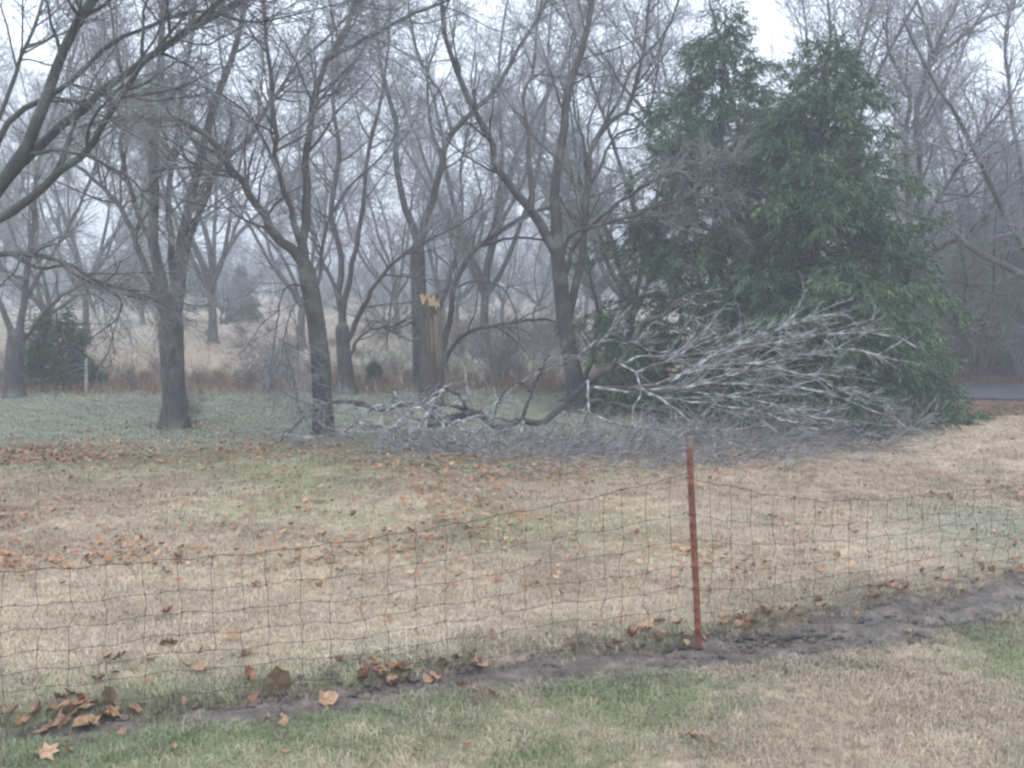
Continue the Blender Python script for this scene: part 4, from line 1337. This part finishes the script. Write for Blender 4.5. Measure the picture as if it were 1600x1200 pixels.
scatter_leaves(26, lambda: (rl.normal(85, 55), rl.normal(1126, 15)), 'brown leaf in the heap at the left end of the mud', 'leaves heaped at the left end of the mud', .7, 1.1, .5)
scatter_leaves(16, lambda: (rl.normal(590, 28), rl.normal(1056, 8)), 'leaf in the drift against the fence left of the round olive leaf', 'leaves drifted against the fence', .55, .95, .6)
scatter_leaves(26, lambda: (rl.uniform(120, 780), 1110 - (rl.random() * 46 + .085 * rl.uniform(120, 780))), 'leaf on the green bank between lawn and mud left of the post', 'leaves on the green bank', .5, .95, .4)
scatter_leaves(40, lambda: (lambda x: (x, np.interp(x, [1120, 1300, 1450, 1600], [985, 950, 918, 890]) + rl.normal(0, 9)))(rl.uniform(1120, 1600)), 'reddish brown leaf in the drift along the fence right of the post', 'leaves drifted along the right fence', .45, .9, .2)
scatter_leaves(14, lambda: (rl.uniform(950, 1080), rl.normal(992, 14)), 'leaf in the loose drift just left of the post', 'leaves just left of the post', .5, .9, .5)
scatter_leaves(120, lambda: (rl.uniform(0, 1600), 760 + 260 * rl.random() ** 1.2 - 0), 'single dry leaf strewn on the tan lawn behind the fence', 'leaves strewn on the tan lawn', .28, .68, .25)
scatter_leaves(20, lambda: (rl.normal(190, 70), rl.normal(872, 9)), 'leaf in the drift behind the left fence panel', 'leaves drifted behind the left panel', .4, .8, .2)
scatter_leaves(12, lambda: (rl.uniform(60, 1560), rl.uniform(1110, 1195)), 'single leaf on the near grass in front of the mud', 'leaves on the near grass', .4, .7, .3)


def litter():
    """the small leaves too many to count"""
    q = np.random.default_rng(55)
    pts = []
    # even scatter, the band of drifts at the lawn's far edge, and heaps
    n = 34000
    y = q.uniform(7.0, 20, n); x = q.uniform(-1, 1, n) * (.56 * y + .5)
    dens = .10 + .55 * sstep(.52, .72, fbm(x, y, 1.1, 41)) + .8 * np.exp(-((y - 12.6) / .75) ** 2) * (1 - sstep(1.5, 4, x)) * sstep(.38, .6, fbm(x, y, .7, 43))
    dens *= np.where(x > 2.5, .55, 1) * np.where(y > 13.6, .22, 1)
    keep = q.random(n) < dens
    pts.append(np.stack([x, y], 1)[keep])
    for px, py, sx, sy, c in [(75, 712, 60, 8, 700), (430, 704, 140, 7, 260), (270, 671, 42, 4, 160), (820, 740, 60, 8, 150), (640, 735, 50, 8, 100), (1340, 700, 60, 8, 40), (410, 780, 40, 20, 60), (190, 872, 60, 10, 110), (30, 890, 30, 8, 70), (800, 735, 160, 14, 320)]:
        for _ in range(c):
            p = gat(q.normal(px, sx), q.normal(py, sy)); pts.append(p[None, :2])
    pts = np.concatenate(pts)
    # right bank and the strip below the road
    n = 900
    xr = q.uniform(5.8, 11, n); yr = q.uniform(17.0, 20.4, n); pts = np.concatenate([pts, np.stack([xr, yr], 1)])
    m_ = len(pts)
    a = np.linspace(0, 2 * math.pi, 7, endpoint=False)
    rad = np.array([1, .55, .9, .6, .9, .55, .7])[None] * q.uniform(.75, 1.2, (m_, 7))
    s = q.uniform(.012, .042, m_)[:, None]
    rot = q.uniform(0, 6.28, m_)[:, None]
    ox = np.cos(a + rot) * rad * s; oy = np.sin(a + rot) * rad * s
    tl = q.normal(0, .28, (m_, 2))
    oz = ox * tl[:, :1] + oy * tl[:, 1:] + q.uniform(.0, .7, (m_, 1)) * (ox ** 2 + 0 * oy) / s
    Z = gz(pts[:, 0], pts[:, 1])[:, None]
    lift_ = np.where(pts[:, 1:] > 13.2, .058, .036)
    oz = oz - oz.min(1, keepdims=True) + lift_
    ring = np.stack([pts[:, :1] + ox, pts[:, 1:] + oy, Z + oz], -1)
    ctr = np.stack([pts[:, 0], pts[:, 1], Z[:, 0] + lift_[:, 0] - .002 + .25 * (oz.mean(1) - lift_[:, 0])], -1)[:, None]
    V = np.concatenate([ctr, ring], 1).reshape(-1, 3)
    ix = np.arange(m_ * 8).reshape(m_, 8)
    Q = np.concatenate([np.stack([ix[:, 0], ix[:, 1 + i], ix[:, 1 + (i + 1) % 7]], 1) for i in range(7)])
    pal = np.array([[.30, .13, .060], [.35, .18, .085], [.42, .26, .15], [.21, .10, .05], [.32, .15, .07]])
    c = pal[q.integers(0, 5, m_)] * q.uniform(.8, 1.15, (m_, 1))
    m, t, b = mat('leaf_litter')
    at_ = N(t, 'ShaderNodeAttribute', attribute_name='tint')
    t.links.new(at_.outputs[0], b.inputs['Base Color']); b.inputs['Roughness'].default_value = .65
    o = add('leaf_litter', mesh_np('leaf_litter', V, Q, m, False, np.repeat(c, 8, 0)))
    tag(o, 'small rust brown leaves littering the lawn in drifts', 'leaf litter', kind='stuff')


litter()


# ------------------------------------------------------------------ grass and weeds, scattered as ground cover
def tuft(name, seed, n, rad, h, wd, lean, material):
    q = np.random.default_rng(seed)
    a = q.uniform(0, 6.28, n); r = rad * np.sqrt(q.random(n))
    b0 = np.stack([np.cos(a) * r, np.sin(a) * r, 0 * a - .004], 1)
    hh = h * q.uniform(.45, 1.2, n)
    az = q.uniform(0, 6.28, n); ln = hh * lean * q.uniform(.3, 1.4, n)
    d = np.stack([np.cos(az), np.sin(az), 0 * az], 1)
    sd_ = np.stack([-np.sin(az), np.cos(az), 0 * az], 1) * (wd * q.uniform(.6, 1.3, n))[:, None]
    mid = b0 + d * (ln * .35)[:, None] + np.array([0, 0, 1]) * (hh * .62)[:, None]
    tip = b0 + d * ln[:, None] + np.array([0, 0, 1]) * (hh * np.sqrt(np.clip(1.1 - lean * .5, .2, 1)))[:, None]
    V = np.stack([b0 - sd_, b0 + sd_, mid + sd_ * .7, mid - sd_ * .7, tip], 1).reshape(-1, 3)
    ix = np.arange(n * 5).reshape(n, 5)
    Q = np.concatenate([ix[:, [0, 1, 2]], ix[:, [0, 2, 3]], ix[:, [3, 2, 4]]])
    v = q.uniform(.65, 1.35, n)
    col = np.repeat(np.stack([v, v * q.uniform(.95, 1.05, n), v * q.uniform(.88, 1.1, n)], 1), 5, 0)
    return bpy.data.objects.new(name, mesh_np(name, V, Q, material, True, col))


m, t, b = mat('grass_blades')
a1 = N(t, 'ShaderNodeAttribute', attribute_name='tint'); a2 = N(t, 'ShaderNodeAttribute', attribute_name='shade', attribute_type='INSTANCER')
mu = N(t, 'ShaderNodeMixRGB', blend_type='MULTIPLY'); mu.inputs[0].default_value = 1
t.links.new(a1.outputs[0], mu.inputs[1]); t.links.new(a2.outputs[0], mu.inputs[2]); t.links.new(mu.outputs[0], b.inputs['Base Color'])
b.inputs['Roughness'].default_value = .6
M['blade'] = m


def scatter(name, pts, scl, col, srcs, label, cat):
    c = bpy.data.collections.new(name + '_source')
    for s in srcs: c.objects.link(s)
    me = bpy.data.meshes.new(name)
    n = len(pts)
    me.vertices.add(n); me.vertices.foreach_set('co', np.ascontiguousarray(pts, np.float32).ravel())
    q = np.random.default_rng(n)
    a = me.attributes.new('shade', 'FLOAT_COLOR', 'POINT'); c4 = np.ones((n, 4), np.float32); c4[:, :3] = col; a.data.foreach_set('color', c4.ravel())
    a = me.attributes.new('size', 'FLOAT', 'POINT'); a.data.foreach_set('value', np.ascontiguousarray(scl, np.float32))
    a = me.attributes.new('turn', 'FLOAT_VECTOR', 'POINT')
    rv_ = np.stack([q.normal(0, .12, n), q.normal(0, .12, n), q.uniform(0, 6.28, n)], 1).astype(np.float32); a.data.foreach_set('vector', rv_.ravel())
    a = me.attributes.new('pick', 'INT', 'POINT'); a.data.foreach_set('value', q.integers(0, len(srcs), n).astype(np.int32))
    me.update()
    me.materials.append(M['blade'])
    o = add(name, me)
    ng = bpy.data.node_groups.new(name + '_nodes', 'GeometryNodeTree')
    ng.interface.new_socket('Geometry', in_out='INPUT', socket_type='NodeSocketGeometry')
    ng.interface.new_socket('Geometry', in_out='OUTPUT', socket_type='NodeSocketGeometry')
    gi = ng.nodes.new('NodeGroupInput'); go = ng.nodes.new('NodeGroupOutput')
    ip = ng.nodes.new('GeometryNodeInstanceOnPoints'); ci = ng.nodes.new('GeometryNodeCollectionInfo')
    ci.inputs['Collection'].default_value = c; ci.inputs['Separate Children'].default_value = True; ci.inputs['Reset Children'].default_value = True
    def na(nm, ty):
        x = ng.nodes.new('GeometryNodeInputNamedAttribute'); x.data_type = ty; x.inputs['Name'].default_value = nm
        return x.outputs['Attribute']
    L = ng.links.new
    L(gi.outputs[0], ip.inputs['Points']); L(ci.outputs[0], ip.inputs['Instance'])
    ip.inputs['Pick Instance'].default_value = True
    L(na('pick', 'INT'), ip.inputs['Instance Index'])
    e2 = ng.nodes.new('FunctionNodeEulerToRotation'); L(na('turn', 'FLOAT_VECTOR'), e2.inputs[0]); L(e2.outputs[0], ip.inputs['Rotation'])
    L(na('size', 'FLOAT'), ip.inputs['Scale'])
    L(ip.outputs[0], go.inputs[0])
    md = o.modifiers.new('scatter', 'NODES'); md.node_group = ng
    tag(o, label, cat, kind='stuff')
    return o


qg = np.random.default_rng(66)


def area_pts(n, y0, y1, pw=1.0):
    y = y0 + (y1 - y0) * qg.random(n) ** pw
    x = qg.uniform(-1, 1, n) * (.52 * y + 1.0)
    return x, y


TS = [tuft('tuft', 300 + i, 46, .075, h, .0014, le, M['blade']) for i, (h, le) in enumerate([(.035, .9), (.045, 1.1), (.03, .7), (.05, 1.3)])]
x1, y1 = area_pts(60000, 3.3, 9.5, .85)
x2, y2 = area_pts(34000, 9.5, 16.5)
x = np.r_[x1, x2]; y = np.r_[y1, y2]
mo_, _ = mud_off(x, y)
keep = (np.abs(mo_) > .75 + .5 * (vnoise(x, y, .15, 51) - .3)) | (qg.random(len(x)) < .04 + .25 * 1.4 * sstep(.50, .70, fbm(x, y, .35, 57)))
keep &= qg.random(len(x)) > .35 * sstep(.5, .7, fbm(x, y, .5, 52))
x, y = x[keep], y[keep]
sz = qg.uniform(.5, 1.3, len(x)) * (.45 + .95 * fbm(x, y, .35, 53)) * np.where(qg.random(len(x)) < .012, 1.5, 1) * np.where(y > 9.5, 1.25, 1.0) * .9
scatter('grass', np.stack([x, y, gz(x, y)], 1), sz, tint(x + qg.normal(0, .22, len(x)), y + qg.normal(0, .22, len(x))) * 1.1 * qg.uniform(.7, 1.3, (len(x), 1)), TS, 'short dormant lawn grass, tan with green patches along the mud', 'grass')

# crumbs and clods of the mud
def clod(seed):
    q = np.random.default_rng(seed)
    th = np.linspace(0, 2 * math.pi, 7, endpoint=False)
    rows = [np.array([[0, 0, -.3]])]
    for zz, rr_ in ((-.15, .8), (.25, 1.0), (.6, .6)):
        k_ = q.uniform(.7, 1.2, 7)
        rows.append(np.stack([np.cos(th) * rr_ * k_, np.sin(th) * rr_ * k_ * .8, zz + q.normal(0, .1, 7)], 1))
    V_ = np.vstack(rows + [np.array([[0, 0, .75]])]) * .02
    F_ = [[0, 1 + (i + 1) % 7, 1 + i] for i in range(7)]
    for r0 in (1, 8):
        for i in range(7):
            a_, b_, c_, d_ = r0 + i, r0 + (i + 1) % 7, r0 + 7 + (i + 1) % 7, r0 + 7 + i
            F_ += [[a_, b_, c_], [a_, c_, d_]]
    F_ += [[15 + i, 15 + (i + 1) % 7, 22] for i in range(7)]
    return bpy.data.objects.new('clod', mesh_np('clod', V_, np.array(F_), bpy.data.materials['wet_mud']))


n = 7500
x = qg.uniform(-3.2, 5.0, n); cc_ = np.interp(x, MUD_C[:, 0], MUD_C[:, 1]); ww_ = np.interp(x, MUD_C[:, 0], MUD_W)
y = cc_ + ww_ * qg.normal(0, .62, n)
k_ = qg.random(n) < .25 + .9 * sstep(.45, .65, fbm(x, y, .3, 91)); x, y = x[k_], y[k_]
scatter('mud_clods', np.stack([x, y, gz(x, y) + .012], 1), .3 + 1.3 * qg.random(len(x)) ** 2.5, np.ones((len(x), 3)), [clod(700 + i) for i in range(5)], 'crumbly clods of wet earth strewn along the mud', 'earth')

# frosted longer grass under the trees
TF = [tuft('tuft', 320 + i, 40, .16, .05, .004, 1.0, M['blade']) for i in range(3)]
x, y = area_pts(14000, 14, 21.5)
k_ = (x < 4.5); x, y = x[k_], y[k_]
scatter('frosted_grass', np.stack([x, y, gz(x, y)], 1), qg.uniform(.6, 1.2, len(x)), tint(x, y) * 1.05 * qg.uniform(.85, 1.15, (len(x), 1)), TF, 'grey green frosted grass under the bare trees', 'grass')

# dry brown weeds along the fence row
TW = [tuft('tuft', 340 + i, 26, .22, h, .005, .55, M['blade']) for i, h in enumerate([.22, .32, .45])]
n = 1400
y = qg.normal(22.0, 1.0, n); x = qg.uniform(-14, 3.5, n)
k_ = (y > 20.2) & (y < 25.5); x, y = x[k_], y[k_]
wc = np.array([[.25, .165, .115], [.32, .235, .175], [.20, .125, .085]])[qg.integers(0, 3, len(x))]
n = 1500
xr = qg.uniform(6, 17, n); yr = qg.uniform(16.9, 20.2, n); kk = qg.random(n) < .6
x = np.r_[x, xr[kk]]; y = np.r_[y, yr[kk]]; wc = np.concatenate([wc, np.array([[.19, .12, .08], [.15, .13, .08]])[qg.integers(0, 2, kk.sum())]])
sz = np.where(x > 5, .45, qg.uniform(.45, 1.0, len(x)))
scatter('dry_weeds', np.stack([x, y, gz(x, y)], 1), sz, wc, TW, 'rank rust brown weeds along the old fence row and roadside', 'weeds')
x, y = area_pts(5000, 24, 60, 1.4)
scatter('field_grass', np.stack([x, y, gz(x, y)], 1), qg.uniform(.5, 1.0, len(x)), tint(x, y) * 1.1, TW[:2], 'pale dry grass of the open field behind the fence row', 'grass')

# ------------------------------------------------------------------ mist
bpy.context.view_layer.update()
top_z = max((o.matrix_world @ Vector(c)).z for o in COL.objects if o.type == 'MESH' for c in o.bound_box)
low_z = min((o.matrix_world @ Vector(c)).z for o in COL.objects if o.type == 'MESH' for c in o.bound_box)
hv = np.array([[a, b_, c] for a in (-232, 232) for b_ in (-46, 242) for c in (low_z - 1.0, top_z + .4)], float)
hq = np.array([[0, 1, 3, 2], [4, 6, 7, 5], [0, 4, 5, 1], [2, 3, 7, 6], [0, 2, 6, 4], [1, 5, 7, 3]])
m = bpy.data.materials.new('mist'); m.use_nodes = True
t = m.node_tree
t.nodes.remove(t.nodes['Principled BSDF'])
pv = t.nodes.new('ShaderNodeVolumePrincipled')
pv.inputs['Color'].default_value = (.95, .97, 1, 1)
pv.inputs['Density'].default_value = .0066
pv.inputs['Anisotropy'].default_value = 0
t.links.new(pv.outputs[0], t.nodes['Material Output'].inputs['Volume'])
hz = add('haze', mesh_np('haze', hv, hq, m, False))
tag(hz, 'cold winter mist hanging in the air', 'mist', kind='stuff')
hz.display_type = 'WIRE'
